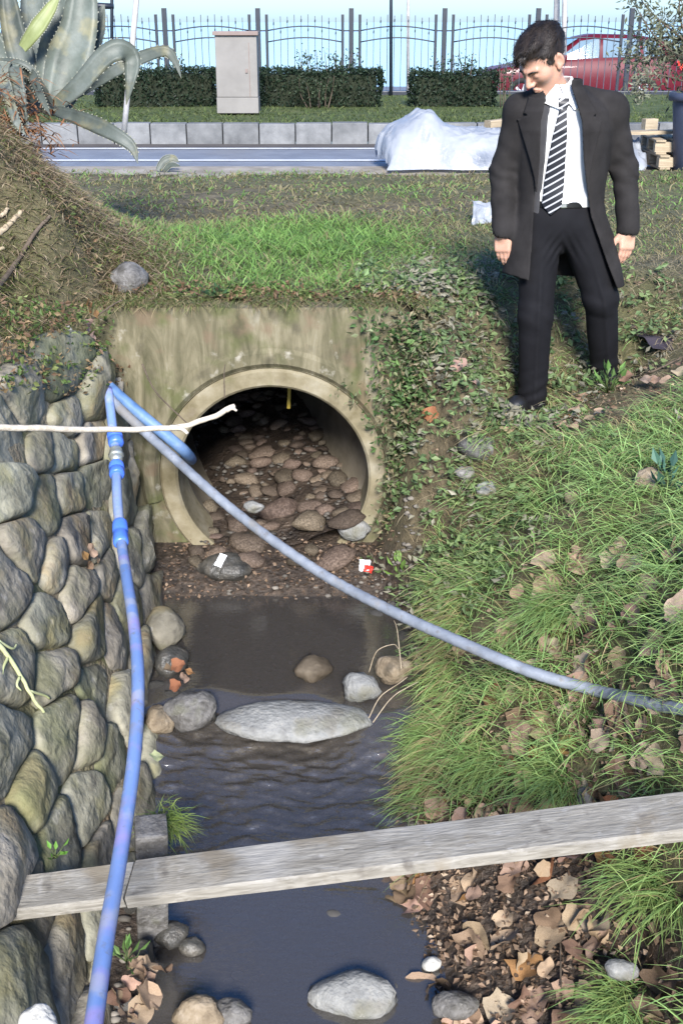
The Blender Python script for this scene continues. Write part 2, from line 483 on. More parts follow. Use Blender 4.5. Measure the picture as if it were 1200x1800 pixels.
# the ground carries its natural colours as a soil / mud / grassy-soil blend
def ground_mat():
    m, nt, b = new_mat('bank_ground')
    N, L = nt.nodes, nt.links
    at = N.new('ShaderNodeAttribute'); at.attribute_name = 'tint'
    tc = N.new('ShaderNodeTexCoord')

    def nz(s, d=6):
        n = N.new('ShaderNodeTexNoise'); n.inputs['Scale'].default_value = s; n.inputs['Detail'].default_value = d
        n.inputs['Roughness'].default_value = 0.65
        L.new(tc.outputs['Object'], n.inputs['Vector']); return n
    a, c = nz(6), nz(28)
    soil = ramp_node(nt, [(0.32, (0.04, 0.03, 0.018)), (0.5, (0.10, 0.078, 0.045)), (0.68, (0.20, 0.16, 0.10))]); L.new(a.outputs[0], soil.inputs[0])
    mud = ramp_node(nt, [(0.3, (0.014, 0.011, 0.009)), (0.52, (0.048, 0.035, 0.026)), (0.72, (0.13, 0.095, 0.07))]); L.new(c.outputs[0], mud.inputs[0])
    turf = ramp_node(nt, [(0.3, (0.03, 0.035, 0.012)), (0.5, (0.075, 0.085, 0.03)), (0.7, (0.15, 0.14, 0.065))]); L.new(c.outputs[0], turf.inputs[0])
    sp = N.new('ShaderNodeSeparateColor'); L.new(at.outputs['Color'], sp.inputs[0])

    def mix(f, x, y):
        n = N.new('ShaderNodeMix'); n.data_type = 'RGBA'
        L.new(f, n.inputs[0]); L.new(x, n.inputs[6]); L.new(y, n.inputs[7]); return n.outputs[2]
    o = mix(sp.outputs[1], soil.outputs[0], turf.outputs[0])
    o = mix(sp.outputs[0], o, mud.outputs[0])
    L.new(o, b.inputs['Base Color'])
    rr = N.new('ShaderNodeMapRange'); rr.inputs[3].default_value = 0.95; rr.inputs[4].default_value = 0.5
    L.new(sp.outputs[0], rr.inputs[0]); L.new(rr.outputs[0], b.inputs['Roughness'])
    bp = N.new('ShaderNodeBump'); bp.inputs['Strength'].default_value = 0.9; bp.inputs['Distance'].default_value = 0.03
    L.new(c.outputs[0], bp.inputs['Height']); L.new(bp.outputs[0], b.inputs['Normal'])
    return m


M['ground'] = ground_mat()
gx, gy, gz = X.ravel(), Y.ravel(), Z.ravel()
gc = np.zeros((len(gx), 3))
gc[:, 0] = mud_mask(gx, gy, gz)
gc[:, 1] = np.clip(0.5 + 0.9 * wobA(gx * 1.3, gy * 1.3) + 0.4 * wobB(gx, gy), 0, 1)
gr = obj_np('ground', np.stack([gx, gy, gz], -1), Q[keep], M['ground'], cols=gc)
tag(gr, 'grassy banks and stream bed around the culvert', kind='structure')

# floor of silt running back inside the culvert
ty = np.concatenate([np.arange(5.25, 8, .06), np.arange(8, 14.3, .3)]); tx = np.linspace(-0.475, 0.475, 24)
TX, TY = np.meshgrid(tx, ty, indexing='ij')
TZ = 0.36 + 0.03 * wobB(TX + XC, TY) + 0.02 * wobC(TX, TY) + 0.02 * (TY - 5.3) + 0.13 * sstep(-0.1, 0.4, TX) - 0.10 * sstep(-0.1, -0.35, TX) * sstep(5.6, 6.2, TY) - 0.05 * sstep(5.5, 5.25, TY)
n1, n2 = TX.shape; I2 = np.arange(n1 * n2).reshape(n1, n2)
F2 = np.stack([I2[:-1, :-1], I2[1:, :-1], I2[1:, 1:], I2[:-1, 1:]], -1).reshape(-1, 4)
tf = obj_np('culvert_bed', np.stack([(TX + xcy(TY)).ravel(), TY.ravel(), TZ.ravel()], -1), F2, M['mud'])
tag(tf, 'dark silt bed running back inside the culvert', kind='structure')

def hit(px, py, lift=0.0, d0=1.6, d1=13.0):
    r = ray(px, py)
    ds_ = np.arange(d0, d1, .02)
    f = CAM_Z + r.z * ds_ - hgt(r.x * ds_, r.y * ds_)
    k = np.argmax(f < lift)
    d = ds_[k] if f[k] < lift else d1
    return Vector((0, 0, CAM_Z)) + r * float(d)


def hit_d(px, py, lift=0.0):
    p = hit(px, py, lift)
    return p.y * CP - (p.z - CAM_Z) * SP


# ================================================================== culvert: headwall, ring, barrel
culvert = empty('culvert', (XC, Y_HW, 0.2), 'mossy concrete culvert headwall with round pipe mouth over the stream', 'culvert')


def headwall():
    x0, x1, z0, z1 = -1.47, 0.33, -0.15, 1.575
    y0, y1 = Y_HW, Y_HW + 0.2
    n = 64
    ang = np.linspace(0, 2 * math.pi, n, endpoint=False)
    R = R_OUT + 0.004
    V, F = [], []
    for yy in (y0, y1):
        for k in range(6):
            f = k / 5
            for a in ang:
                cx, cz = XC + R * math.cos(a), ZC + R * math.sin(a)
                dx, dz = math.cos(a), math.sin(a)
                ts = []
                if dx > 1e-6: ts.append((x1 - XC) / dx)
                if dx < -1e-6: ts.append((x0 - XC) / dx)
                if dz > 1e-6: ts.append((z1 - ZC) / dz)
                if dz < -1e-6: ts.append((z0 - ZC) / dz)
                t = min(ts)
                ex, ez = XC + dx * t, ZC + dz * t
                px, pz = cx + (ex - cx) * f, cz + (ez - cz) * f
                yy2 = yy
                if yy == y0 and 0 < k < 5:
                    yy2 += 0.006 * float(wobC(px, pz * 1.0)) + 0.004 * float(wobB(px * 2, pz * 2))
                if k == 5 and pz > 1.5: pz += 0.012 * float(wobC(px * 1.0, 2.0)) - 0.01
                V.append((px, yy2, pz))
    K = 6 * n
    for k in range(5):
        for i in range(n):
            j = (i + 1) % n
            a, b, c, d = k * n + i, k * n + j, (k + 1) * n + j, (k + 1) * n + i
            F.append((a, b, c, d)); F.append((K + d, K + c, K + b, K + a))
    for i in range(n):
        j = (i + 1) % n
        F.append((5 * n + i, 5 * n + j, K + 5 * n + j, K + 5 * n + i))
        F.append((j, i, K + i, K + j))
    o = obj_np('headwall', V, np.array(F), M['headwall'], culvert, smooth=False)
    return o


headwall()


def annulus(name, r0, r1, y0, y1, a0, a1, mat, n=72, round_=0.012):
    full = abs(a1 - a0 - 2 * math.pi) < 1e-4
    ang = np.linspace(a0, a1, n, endpoint=not full)
    prof = [(r0, y1), (r0, y0 + round_), (r0 + round_, y0), (r1 - round_, y0), (r1, y0 + round_), (r1, y1)]
    V = [(XC + r * math.cos(a), y, ZC + r * math.sin(a)) for a in ang for (r, y) in prof]
    V = np.array(V); V[:, 1] += 0.004 * wobB(V[:, 0] * 2, V[:, 2] * 2)
    m = len(prof); F = []
    for i in range(n if full else n - 1):
        j = (i + 1) % n
        for k in range(m - 1):
            F.append((i * m + k, j * m + k, j * m + k + 1, i * m + k + 1))
    return obj_np(name, V, np.array(F), mat, culvert, smooth=False)


annulus('pipe_ring', R_IN, R_OUT, Y_HW - 0.018, Y_HW + 0.25, 0, 2 * math.pi, M['ring'])
annulus('collar', R_OUT + 0.008, R_OUT + 0.10, Y_HW - 0.022, Y_HW + 0.05, math.radians(-12), math.radians(192), M['headwall'], round_=0.02)
ba = np.linspace(0, 2 * math.pi, 48, endpoint=False); by = np.array([Y_HW + 0.255, 6.2, 6.21, 7.4, 7.41, 8.6, 10, 14.3])
BV = np.array([(xcy(y) + (R_IN + 0.008) * math.cos(a), y, ZC + (R_IN + 0.008) * math.sin(a)) for y in by for a in ba])
nb = 48
ii = np.arange(len(by) - 1)[:, None] * nb; jj = np.arange(nb)[None, :]
BF = np.stack([ii + jj, ii + nb + jj, ii + nb + (jj + 1) % nb, ii + (jj + 1) % nb], -1).reshape(-1, 4)
obj_np('pipe_barrel', BV, BF, M['barrel'], culvert)
cap = box_bm((1.3, .1, 1.3), (xcy(14.35), 14.35, ZC)); obj_bm('added_end_cap', cap, M['barrel'], culvert)  # added cap, keeps sky from showing through the open far end

# ================================================================== water
def water_mat():
    m, nt, b = new_mat('stream_water')
    N, L = nt.nodes, nt.links
    nt.nodes.remove(b)
    tc = N.new('ShaderNodeTexCoord')
    n1_ = N.new('ShaderNodeTexNoise'); n1_.inputs['Scale'].default_value = 34; n1_.inputs['Detail'].default_value = 3
    mp = N.new('ShaderNodeMapping'); mp.inputs['Scale'].default_value = (0.55, 1.5, 1)
    L.new(tc.outputs['Object'], mp.inputs[0]); L.new(mp.outputs[0], n1_.inputs['Vector'])
    bp = N.new('ShaderNodeBump'); bp.inputs['Strength'].default_value = 0.10; bp.inputs['Distance'].default_value = 0.012
    L.new(n1_.outputs[0], bp.inputs['Height'])
    # the shallow riffle is choppier than the pools
    sp = N.new('ShaderNodeSeparateXYZ'); L.new(tc.outputs['Object'], sp.inputs[0])
    ra = N.new('ShaderNodeMapRange'); ra.inputs[1].default_value = 3.05; ra.inputs[2].default_value = 3.35; L.new(sp.outputs[1], ra.inputs[0])
    rb_ = N.new('ShaderNodeMapRange'); rb_.inputs[1].default_value = 4.0; rb_.inputs[2].default_value = 3.85; L.new(sp.outputs[1], rb_.inputs[0])
    mu = N.new('ShaderNodeMath'); mu.operation = 'MULTIPLY'; L.new(ra.outputs[0], mu.inputs[0]); L.new(rb_.outputs[0], mu.inputs[1])
    mr_ = N.new('ShaderNodeMapRange'); mr_.inputs[3].default_value = 0.10; mr_.inputs[4].default_value = 0.5; L.new(mu.outputs[0], mr_.inputs[0]); L.new(mr_.outputs[0], bp.inputs['Strength'])
    gl = N.new('ShaderNodeBsdfGlossy'); gl.inputs['Roughness'].default_value = 0.11; gl.inputs[0].default_value = (1, 1, 1, 1)
    tr = N.new('ShaderNodeBsdfTransparent'); tr.inputs[0].default_value = (0.78, 0.78, 0.76, 1)
    df = N.new('ShaderNodeBsdfDiffuse'); df.inputs[0].default_value = (0.145, 0.132, 0.122, 1)
    fr = N.new('ShaderNodeFresnel'); fr.inputs['IOR'].default_value = 2.0
    for q in (gl, fr): L.new(bp.outputs[0], q.inputs['Normal'])
    m0 = N.new('ShaderNodeMixShader'); m0.inputs[0].default_value = 0.32
    L.new(tr.outputs[0], m0.inputs[1]); L.new(df.outputs[0], m0.inputs[2])
    m1 = N.new('ShaderNodeMixShader')
    L.new(fr.outputs[0], m1.inputs[0]); L.new(m0.outputs[0], m1.inputs[1]); L.new(gl.outputs[0], m1.inputs[2])
    L.new(m1.outputs[0], nt.nodes['Material Output'].inputs[0])
    return m


M['water'] = water_mat()
wx = np.arange(-1.25, 0.75, 0.011); wy = np.concatenate([np.arange(1.2, 3.1, .02), np.arange(3.1, 4.0, .006), np.arange(4.0, 5.06, .02)])
WX, WY = np.meshgrid(wx, wy, indexing='ij')
rap = sstep(3.98, 3.85, WY) * sstep(3.12, 3.35, WY)
wv1, wv2, wv3 = Wob(11, 1.0, 10), Wob(12, 1.0, 10), Wob(13, 1.0, 10)
WYs = WY + 0.07 * np.sin(WX * 5.1 + .6) + 0.04 * np.sin(WX * 13.0)
rap = sstep(4.0, 3.80, WYs) * sstep(3.05, 3.40, WYs)
WZ = zwat(WYs) + rap * (0.013 * wv1(WX * 26, WY * 70) + 0.006 * wv2(WX * 60, WY * 150) + 0.012 * wv3(WX * 12, WY * 30)) + \
    (1 - rap) * 0.0010 * wv1(WX * 20, WY * 28)
n1, n2 = WX.shape; I2 = np.arange(n1 * n2).reshape(n1, n2)
F2 = np.stack([I2[:-1, :-1], I2[1:, :-1], I2[1:, 1:], I2[:-1, 1:]], -1).reshape(-1, 4)
# keep only the water that stands above the bed
dep = (WZ - hgt(WX, WY)).ravel()
kf = dep[F2].max(1) > -0.02
used = np.unique(F2[kf]); rem = np.full(n1 * n2, -1); rem[used] = np.arange(len(used))
wo = obj_np('stream_water', np.stack([WX.ravel(), WY.ravel(), WZ.ravel()], -1)[used], rem[F2[kf]], M['water'])
tag(wo, 'shallow stream water flowing from the culvert over stones', kind='structure')

# ================================================================== boulder wall
wall = empty('stone_wall', (-0.8, 3.6, 0.1), 'sloping retaining wall of rounded grey boulders beside the stream', 'wall')
WN = Vector((1, 0, COT)).normalized()          # outward normal of the wall
WS = math.hypot(1, COT)


def wall_hit(px, py):
    lo, hi = 1.0, 9.0
    r = ray(px, py)

    def f(d):
        p = Vector((0, 0, CAM_Z)) + r * d
        return p.x - float(wall_x(p.y, p.z))
    if f(lo) < 0 or f(hi) > 0: return None
    for _ in range(50):
        m = (lo + hi) / 2
        if f(m) > 0: lo = m
        else: hi = m
    return Vector((0, 0, CAM_Z)) + r * lo


SEEDS = [(8, 497), (22, 535), (56, 561), (15, 595), (60, 636), (101, 670), (124, 615), (139, 545), (176, 575), (185, 520), (95, 520),
         (41, 729), (112, 732), (158, 700), (105, 796), (118, 832), (22, 852), (75, 885), (112, 868), (165, 850), (160, 780), (20, 780), (15, 690),
         (41, 972), (6, 1030), (169, 948), (184, 1005), (128, 1040), (95, 1000), (122, 950), (30, 1085), (75, 1105), (124, 1096), (155, 1110), (192, 1120),
         (210, 1060), (195, 1174), (167, 1224), (78, 1182), (117, 1205), (27, 1180), (27, 1244), (97, 1290), (150, 1290), (8, 1322), (191, 1322),
         (47, 1395), (150, 1419), (200, 1390), (214, 1330), (15, 1508), (97, 1495), (175, 1510), (50, 1450), (109, 1680), (31, 1730), (5, 1655), (2, 1590), (60, 1590),
         (163, 1617), (128, 1760), (66, 1800), (215, 1560), (225, 1640), (185, 1700), (165, 1820), (10, 1800), (205, 1250), (60, 920), (12, 900),
         (225, 1440), (212, 880), (215, 980), (200, 780), (60, 790)]
AN = 0.62        # boulders lie lengthwise along the wall
pts = []
for (px, py) in SEEDS:
    p = wall_hit(px, py)
    if p is not None and p.z < wtop_(p.y) and all((p.y * AN - a) ** 2 + (p.z * WS - b) ** 2 > .017 for a, b in pts): pts.append((p.y * AN, p.z * WS))
rs = np.random.default_rng(5)
cand = [(y, z) for y in np.arange(1.2, 5.6, .30) for z in np.arange(0.0, 2.2, .27)]
for (y, z) in cand:
    y += rs.uniform(-.09, .09); z += rs.uniform(-.08, .08)
    if all((y * AN - a) ** 2 + (z - b) ** 2 > 0.058 for a, b in pts) and z / WS < float(wtop_(y)) and y < 5.45:
        # in view every boulder comes from the photograph; these only carry the wall on
        q = Vector((float(wall_x(y, z / WS)), y, z / WS))
        dd = q - Vector((0, 0, CAM_Z)); dep_ = dd.y * CP - dd.z * SP
        ppx = 600 + FPX * dd.x / dep_
        pts.append((y * AN, z))


def clip_poly(poly, p, q):
    mx, my = (p[0] + q[0]) / 2, (p[1] + q[1]) / 2
    nx_, ny_ = q[0] - p[0], q[1] - p[1]
    out = []
    for i in range(len(poly)):
        a, b = poly[i], poly[(i + 1) % len(poly)]
        da = (a[0] - mx) * nx_ + (a[1] - my) * ny_; db = (b[0] - mx) * nx_ + (b[1] - my) * ny_
        if da <= 0: out.append(a)
        if da * db < 0:
            t = da / (da - db); out.append((a[0] + (b[0] - a[0]) * t, a[1] + (b[1] - a[1]) * t))
    return out


def wall_pt(u, v, h):
    z = v / WS
    u = u / AN
    return Vector((float(wall_x(u, z)), u, z)) + WN * h


for i, p in enumerate(pts):
    poly = [(p[0] + .22 * math.cos(a), p[1] + .22 * math.sin(a)) for a in np.linspace(0, 6.28, 16, endpoint=False)]
    for j, q in enumerate(pts):
        if j != i and (p[0] - q[0]) ** 2 + (p[1] - q[1]) ** 2 < 0.8: poly = clip_poly(poly, p, q)
        if len(poly) < 3: break
    if len(poly) < 3: continue
    c = (sum(a for a, b in poly) / len(poly), sum(b for a, b in poly) / len(poly))
    ns = 30
    rim = []
    for k in range(ns):
        a = 2 * math.pi * k / ns
        d = (math.cos(a), math.sin(a)); best = 1.0
        for e in range(len(poly)):
            A, B = poly[e], poly[(e + 1) % len(poly)]
            ex, ey = B[0] - A[0], B[1] - A[1]
            den = d[0] * ey - d[1] * ex
            if abs(den) < 1e-9: continue
            t = ((A[0] - c[0]) * ey - (A[1] - c[1]) * ex) / den
            u = ((A[0] - c[0]) * d[1] - (A[1] - c[1]) * d[0]) / den
            if t > 0 and -1e-6 <= u <= 1 + 1e-6: best = min(best, t)
        rim.append(best)
    rim = np.array(rim)
    for _ in range(1): rim = 0.6 * rim + 0.4 * rim if False else 0.5 * rim + 0.25 * (np.roll(rim, 1) + np.roll(rim, -1))
    size = rim.mean()
    gap = rs.uniform(0.000, 0.009)
    rim = np.maximum(rim * rs.uniform(0.98, 1.04) - gap, 0.02)
    hgt_ = size * rs.uniform(0.22, 0.44) + rs.uniform(-0.005, 0.025)
    tilt = (rs.uniform(-.14, .14), rs.uniform(-.10, .18))
    V, F = [], []
    prof = [(1.0, -0.55), (1.03, -0.10), (1.0, 0.36), (0.955, 0.66), (0.86, 0.85), (0.64, 0.95), (0.36, 0.98), (0.14, 1.0)]
    sd = rs.uniform(0, 50)
    for f_, hf in prof:
        for k in range(ns):
            a = 2 * math.pi * k / ns
            uu, vv = rim[k] * f_ * math.cos(a), rim[k] * f_ * math.sin(a)
            nzv = mnoise.noise(Vector((uu * 6 + sd, vv * 6, hf * 1.5))) * 0.42 - abs(mnoise.noise(Vector((uu * 11 + sd, vv * 11, hf * 2)))) * 0.18 + mnoise.noise(Vector((uu * 26 + sd, vv * 26, hf * 3))) * 0.14
            hh_ = hgt_ * hf + (tilt[0] * uu + tilt[1] * vv) * max(hf, 0) + nzv * size * (0.15 + 0.4 * max(hf, 0))
            V.append(wall_pt(c[0] + uu * (1 + .12 * nzv), c[1] + vv * (1 + .12 * nzv), hh_ - 0.004))
    V.append(wall_pt(c[0], c[1], hgt_ * 1.0 - 0.004 + mnoise.noise(Vector((sd, 0, 1.5))) * 0.3 * size * .5))
    for r_ in range(len(prof) - 1):
        for k in range(ns):
            F.append((r_ * ns + k, r_ * ns + (k + 1) % ns, (r_ + 1) * ns + (k + 1) % ns, (r_ + 1) * ns + k))
    top = (len(prof) - 1) * ns
    T3 = [(top + k, top + (k + 1) % ns, len(V) - 1) for k in range(ns)]
    ctr = np.mean([np.array(v) for v in V], axis=0)
    Vn = np.array([np.array(v) for v in V]) - ctr
    me = mesh_np('stone', Vn, [np.array(F), np.array(T3)], M['stone'])
    o = bpy.data.objects.new('stone', me); col.objects.link(o); o.parent = wall
    o.location = Vector(ctr) - wall.location

# mortar behind the boulders
mu = np.arange(0.8, 5.65, .05); mv = np.arange(-0.25, 2.15, .05)
MU, MV = np.meshgrid(mu, mv, indexing='ij')
mz = MV / WS
mh = 0.004 + 0.012 * wobC(MU, MV) + 0.010 * wobB(MU * 2, MV * 2)
n1, n2 = MU.shape; I2 = np.arange(n1 * n2).reshape(n1, n2)
F2 = np.stack([I2[:-1, :-1], I2[1:, :-1], I2[1:, 1:], I2[:-1, 1:]], -1).reshape(-1, 4)
F2 = F2[mz.ravel()[F2].max(1) < wtop_(MU.ravel()[F2].mean(1)) + .12]
obj_np('mortar', np.stack([(wall_x(MU, mz) + WN.x * mh).ravel(), MU.ravel(), (mz + WN.z * mh).ravel()], -1), F2, M['mortar'], wall)

# ================================================================== road, kerb, verge, fence, sea
def sheet(name, x0, x1, y0, y1, z, mat, label, z1=None, cuts=1):
    n = cuts + 1
    V = [(x, y, z if y == y0 or z1 is None else z1) for y in (y0, y1) for x in np.linspace(x0, x1, n)]
    F = [(i, i + 1, n + i + 1, n + i) for i in range(cuts)]
    o = obj_np(name, V, np.array(F), mat, smooth=False)
    return tag(o, label, kind='structure')


Z_RD = 1.44
road = sheet('road', -60, 60, 11.90, 14.42, Z_RD, M['asphalt'], 'grey asphalt road crossing behind the culvert')
sheet('dark_strip', -60, 60, 14.02, 14.41, Z_RD + .004, M['dark_strip'], 'dark strip at the foot of the kerb')  # darker band laid over the asphalt along the kerb
sheet('road_line', -60, 60, 13.82, 13.93, Z_RD + .006, M['paint'], 'white edge line near the kerb')
sheet('road_line', -60, 60, 12.58, 12.70, Z_RD + .006, M['paint'], 'white line on the nearer side of the road')
ds = sheet('roadside_dirt', -40, 40, 11.15, 12.02, Z_RD - .003, M['dirt'], 'pale dirt strip along the road edge', z1=Z_RD + .012)
kerb = empty('kerb', (0, 14.5, Z_RD)); tag(kerb, 'row of concrete kerb stones along the road', kind='structure')
kb = box_bm((0.425, 0.20, 0.30), (0, 0, 0.09), bevel=0.012)
kme = bpy.data.meshes.new('kerb_stone'); kb.to_mesh(kme); kb.free(); kme.materials.append(M['kerb'])
for i in range(-24, 25):
    o = bpy.data.objects.new('kerb_stone', kme); col.objects.link(o); o.parent = kerb
    o.location = (i * 0.437 + .1, RNG.normal() * .003, RNG.normal() * .004)
vx = np.concatenate([np.arange(-60, -9, 6), np.arange(-9, 9.1, .15), np.arange(15, 61, 6)]); vy = np.linspace(14.57, 20.6, 44)
VX, VY = np.meshgrid(vx, vy, indexing='ij')
VZ = Z_RD + 0.20 + 0.02 * (VY - 14.6) * 0.2 + 0.02 * wobA(VX, VY) + 0.012 * wobB(VX, VY) * sstep(14.6, 15, VY)
n1, n2 = VX.shape; I2 = np.arange(n1 * n2).reshape(n1, n2)
F2 = np.stack([I2[:-1, :-1], I2[1:, :-1], I2[1:, 1:], I2[:-1, 1:]], -1).reshape(-1, 4)
tag(obj_np('verge', np.stack([VX.ravel(), VY.ravel(), VZ.ravel()], -1), F2, M['verge']), 'grass verge between kerb and fence', kind='structure')
Z_VG = Z_RD + 0.21


def wall_strip(name, x0, x1, y, dy, z0, z1, mat, label):
    o = obj_bm(name, box_bm((x1 - x0, dy, z1 - z0), ((x0 + x1) / 2, y, (z0 + z1) / 2), bevel=.01), mat)
    return tag(o, label, kind='structure')


wall_strip('fence_kerb', -60, 60, 20.7, 0.22, 0.9, Z_VG + 0.07, M['iron'], 'low dark kerb under the iron fence')
sheet('far_road', -200, 200, 20.8, 34, 1.14, M['asphalt'], 'far road beyond the iron fence')


def sea_mat():
    m, nt, b = new_mat('sea_water')
    N, L = nt.nodes, nt.links
    b.inputs['Base Color'].default_value = (0.25, 0.36, 0.45, 1); b.inputs['Roughness'].default_value = 0.12
    b.inputs['Specular IOR Level'].default_value = 0.9
    tc = N.new('ShaderNodeTexCoord'); n = N.new('ShaderNodeTexNoise'); n.inputs['Scale'].default_value = 0.6; n.inputs['Detail'].default_value = 4
    L.new(tc.outputs['Object'], n.inputs['Vector'])
    bp = N.new('ShaderNodeBump'); bp.inputs['Strength'].default_value = 0.05; bp.inputs['Distance'].default_value = 0.3
    L.new(n.outputs[0], bp.inputs['Height']); L.new(bp.outputs[0], b.inputs['Normal'])
    return m


sheet('sea', -8000, 8000, 33.9, 9000, 0.4, sea_mat(), 'calm pale blue sea beyond the road')
sheet('lower_ground', -8000, 8000, -8000, 33.95, -0.6, M['soil'], 'ground stretching away on all sides')

# fence -------------------------------------------------------------
FY = 20.7
fence = empty('iron_fence', (0, FY, Z_VG + .07), 'dark iron fence with arched rails and triple posts before the sea', 'fence')
SC = FY / (ray(600, 100).y) / FPX      # metres per pixel there
def fpx(px): return (px - 600) * SC
def fz(py): return at_y(600, py, FY).z
bx_post = {}
def post(w, z1, x):
    key = (w, z1)
    if key not in bx_post:
        b = box_bm((w, w, z1 - Z_VG - .07), (0, 0, (z1 - Z_VG - .07) / 2), bevel=.006)
        me = bpy.data.meshes.new('post'); b.to_mesh(me); b.free(); me.materials.append(M['iron']); bx_post[key] = me
    o = bpy.data.objects.new('post', bx_post[key]); col.objects.link(o); o.parent = fence; o.location = (x, 0, 0)
zt_main, zt_side = fz(14), fz(25)
centers = [293 + 162.0 * k for k in range(-4, 9)]
z_r1, z_r2, z_pk = fz(54), fz(74), fz(33)
rise = fz(46) - fz(54)
pk_me = {}
for k, cxp in enumerate(centers):
    x = fpx(cxp)
    post(0.078, zt_main, x); post(0.046, zt_side, x - fpx(615)); post(0.046, zt_side, x + fpx(615))
    b = box_bm((fpx(630), 0.022, 0.022), (0, 0, 0)); o = obj_bm('rail', b, M['iron'], None); o.parent = fence; o.location = (x, 0, z_r1 - fence.location.z)
    if k + 1 < len(centers):
        xa, xb = x + fpx(615), fpx(centers[k + 1]) - fpx(615)
        for zb_ in (z_r1, z_r2):
            path = [(xa + (xb - xa) * t, 0, zb_ + rise * math.sin(math.pi * t) - fence.location.z) for t in np.linspace(0, 1, 13)]
            V, F = tube_arrays(np.array(path) - np.array([xa, 0, 0]), 0.012, 6)
            o = obj_np('rail', V, F, M['iron']); o.parent = fence; o.location = (xa, 0, 0)
        npk = 11
        for i in range(1, npk):
            t = i / npk
            h = round(z_pk + rise * math.sin(math.pi * t) - fence.location.z - 0.02 * (i % 2), 3)
            if h not in pk_me:
                bb = box_bm((.011, .011, h), (0, 0, h / 2))
                kz = h - (0.075 if i % 2 else 0.24)
                bmesh.ops.create_icosphere(bb, subdivisions=1, radius=0.02, matrix=Matrix.Translation((0, 0, kz)) @ Matrix.Diagonal((.7, .7, 1.7, 1)))
                me = bpy.data.meshes.new('picket'); bb.to_mesh(me); bb.free(); me.materials.append(M['thin_iron']); pk_me[h] = me
            o = bpy.data.objects.new('picket', pk_me[h]); col.objects.link(o); o.parent = fence; o.location = (xa + (xb - xa) * t, 0, 0)
# ================================================================== person (implicit surfaces meshed with surface nets)
def rot_xyz(ax, ay, az):
    return np.array((Matrix.Rotation(az, 3, 'Z') @ Matrix.Rotation(ay, 3, 'Y') @ Matrix.Rotation(ax, 3, 'X')))


def smin(a, b, k):
    h = np.clip(0.5 + 0.5 * (b - a) / k, 0, 1)
    return b + (a - b) * h - k * h * (1 - h)


def smax(a, b, k): return -smin(-a, -b, k)


def s_ell(p, c, r, R=None):
    q = p - np.asarray(c, np.float32)
    if R is not None: q = q @ R.astype(np.float32)
    r = np.asarray(r, np.float32)
    k0 = np.linalg.norm(q / r, axis=1); k1 = np.linalg.norm(q / (r * r), axis=1) + 1e-9
    return k0 * (k0 - 1) / k1


def s_cone(p, a, b, ra, rb):
    a = np.asarray(a, np.float32); b = np.asarray(b, np.float32)
    ba = b - a; q = p - a
    h = np.clip(q @ ba / (ba @ ba), 0, 1)
    return np.linalg.norm(q - h[:, None] * ba, axis=1) - (ra + (rb - ra) * h)


def s_box(p, c, hs, R=None, rnd=0.0):
    q = p - np.asarray(c, np.float32)
    if R is not None: q = q @ R.astype(np.float32)
    d = np.abs(q) - (np.asarray(hs, np.float32) - rnd)
    return np.linalg.norm(np.maximum(d, 0), axis=1) + np.minimum(d.max(1), 0) - rnd


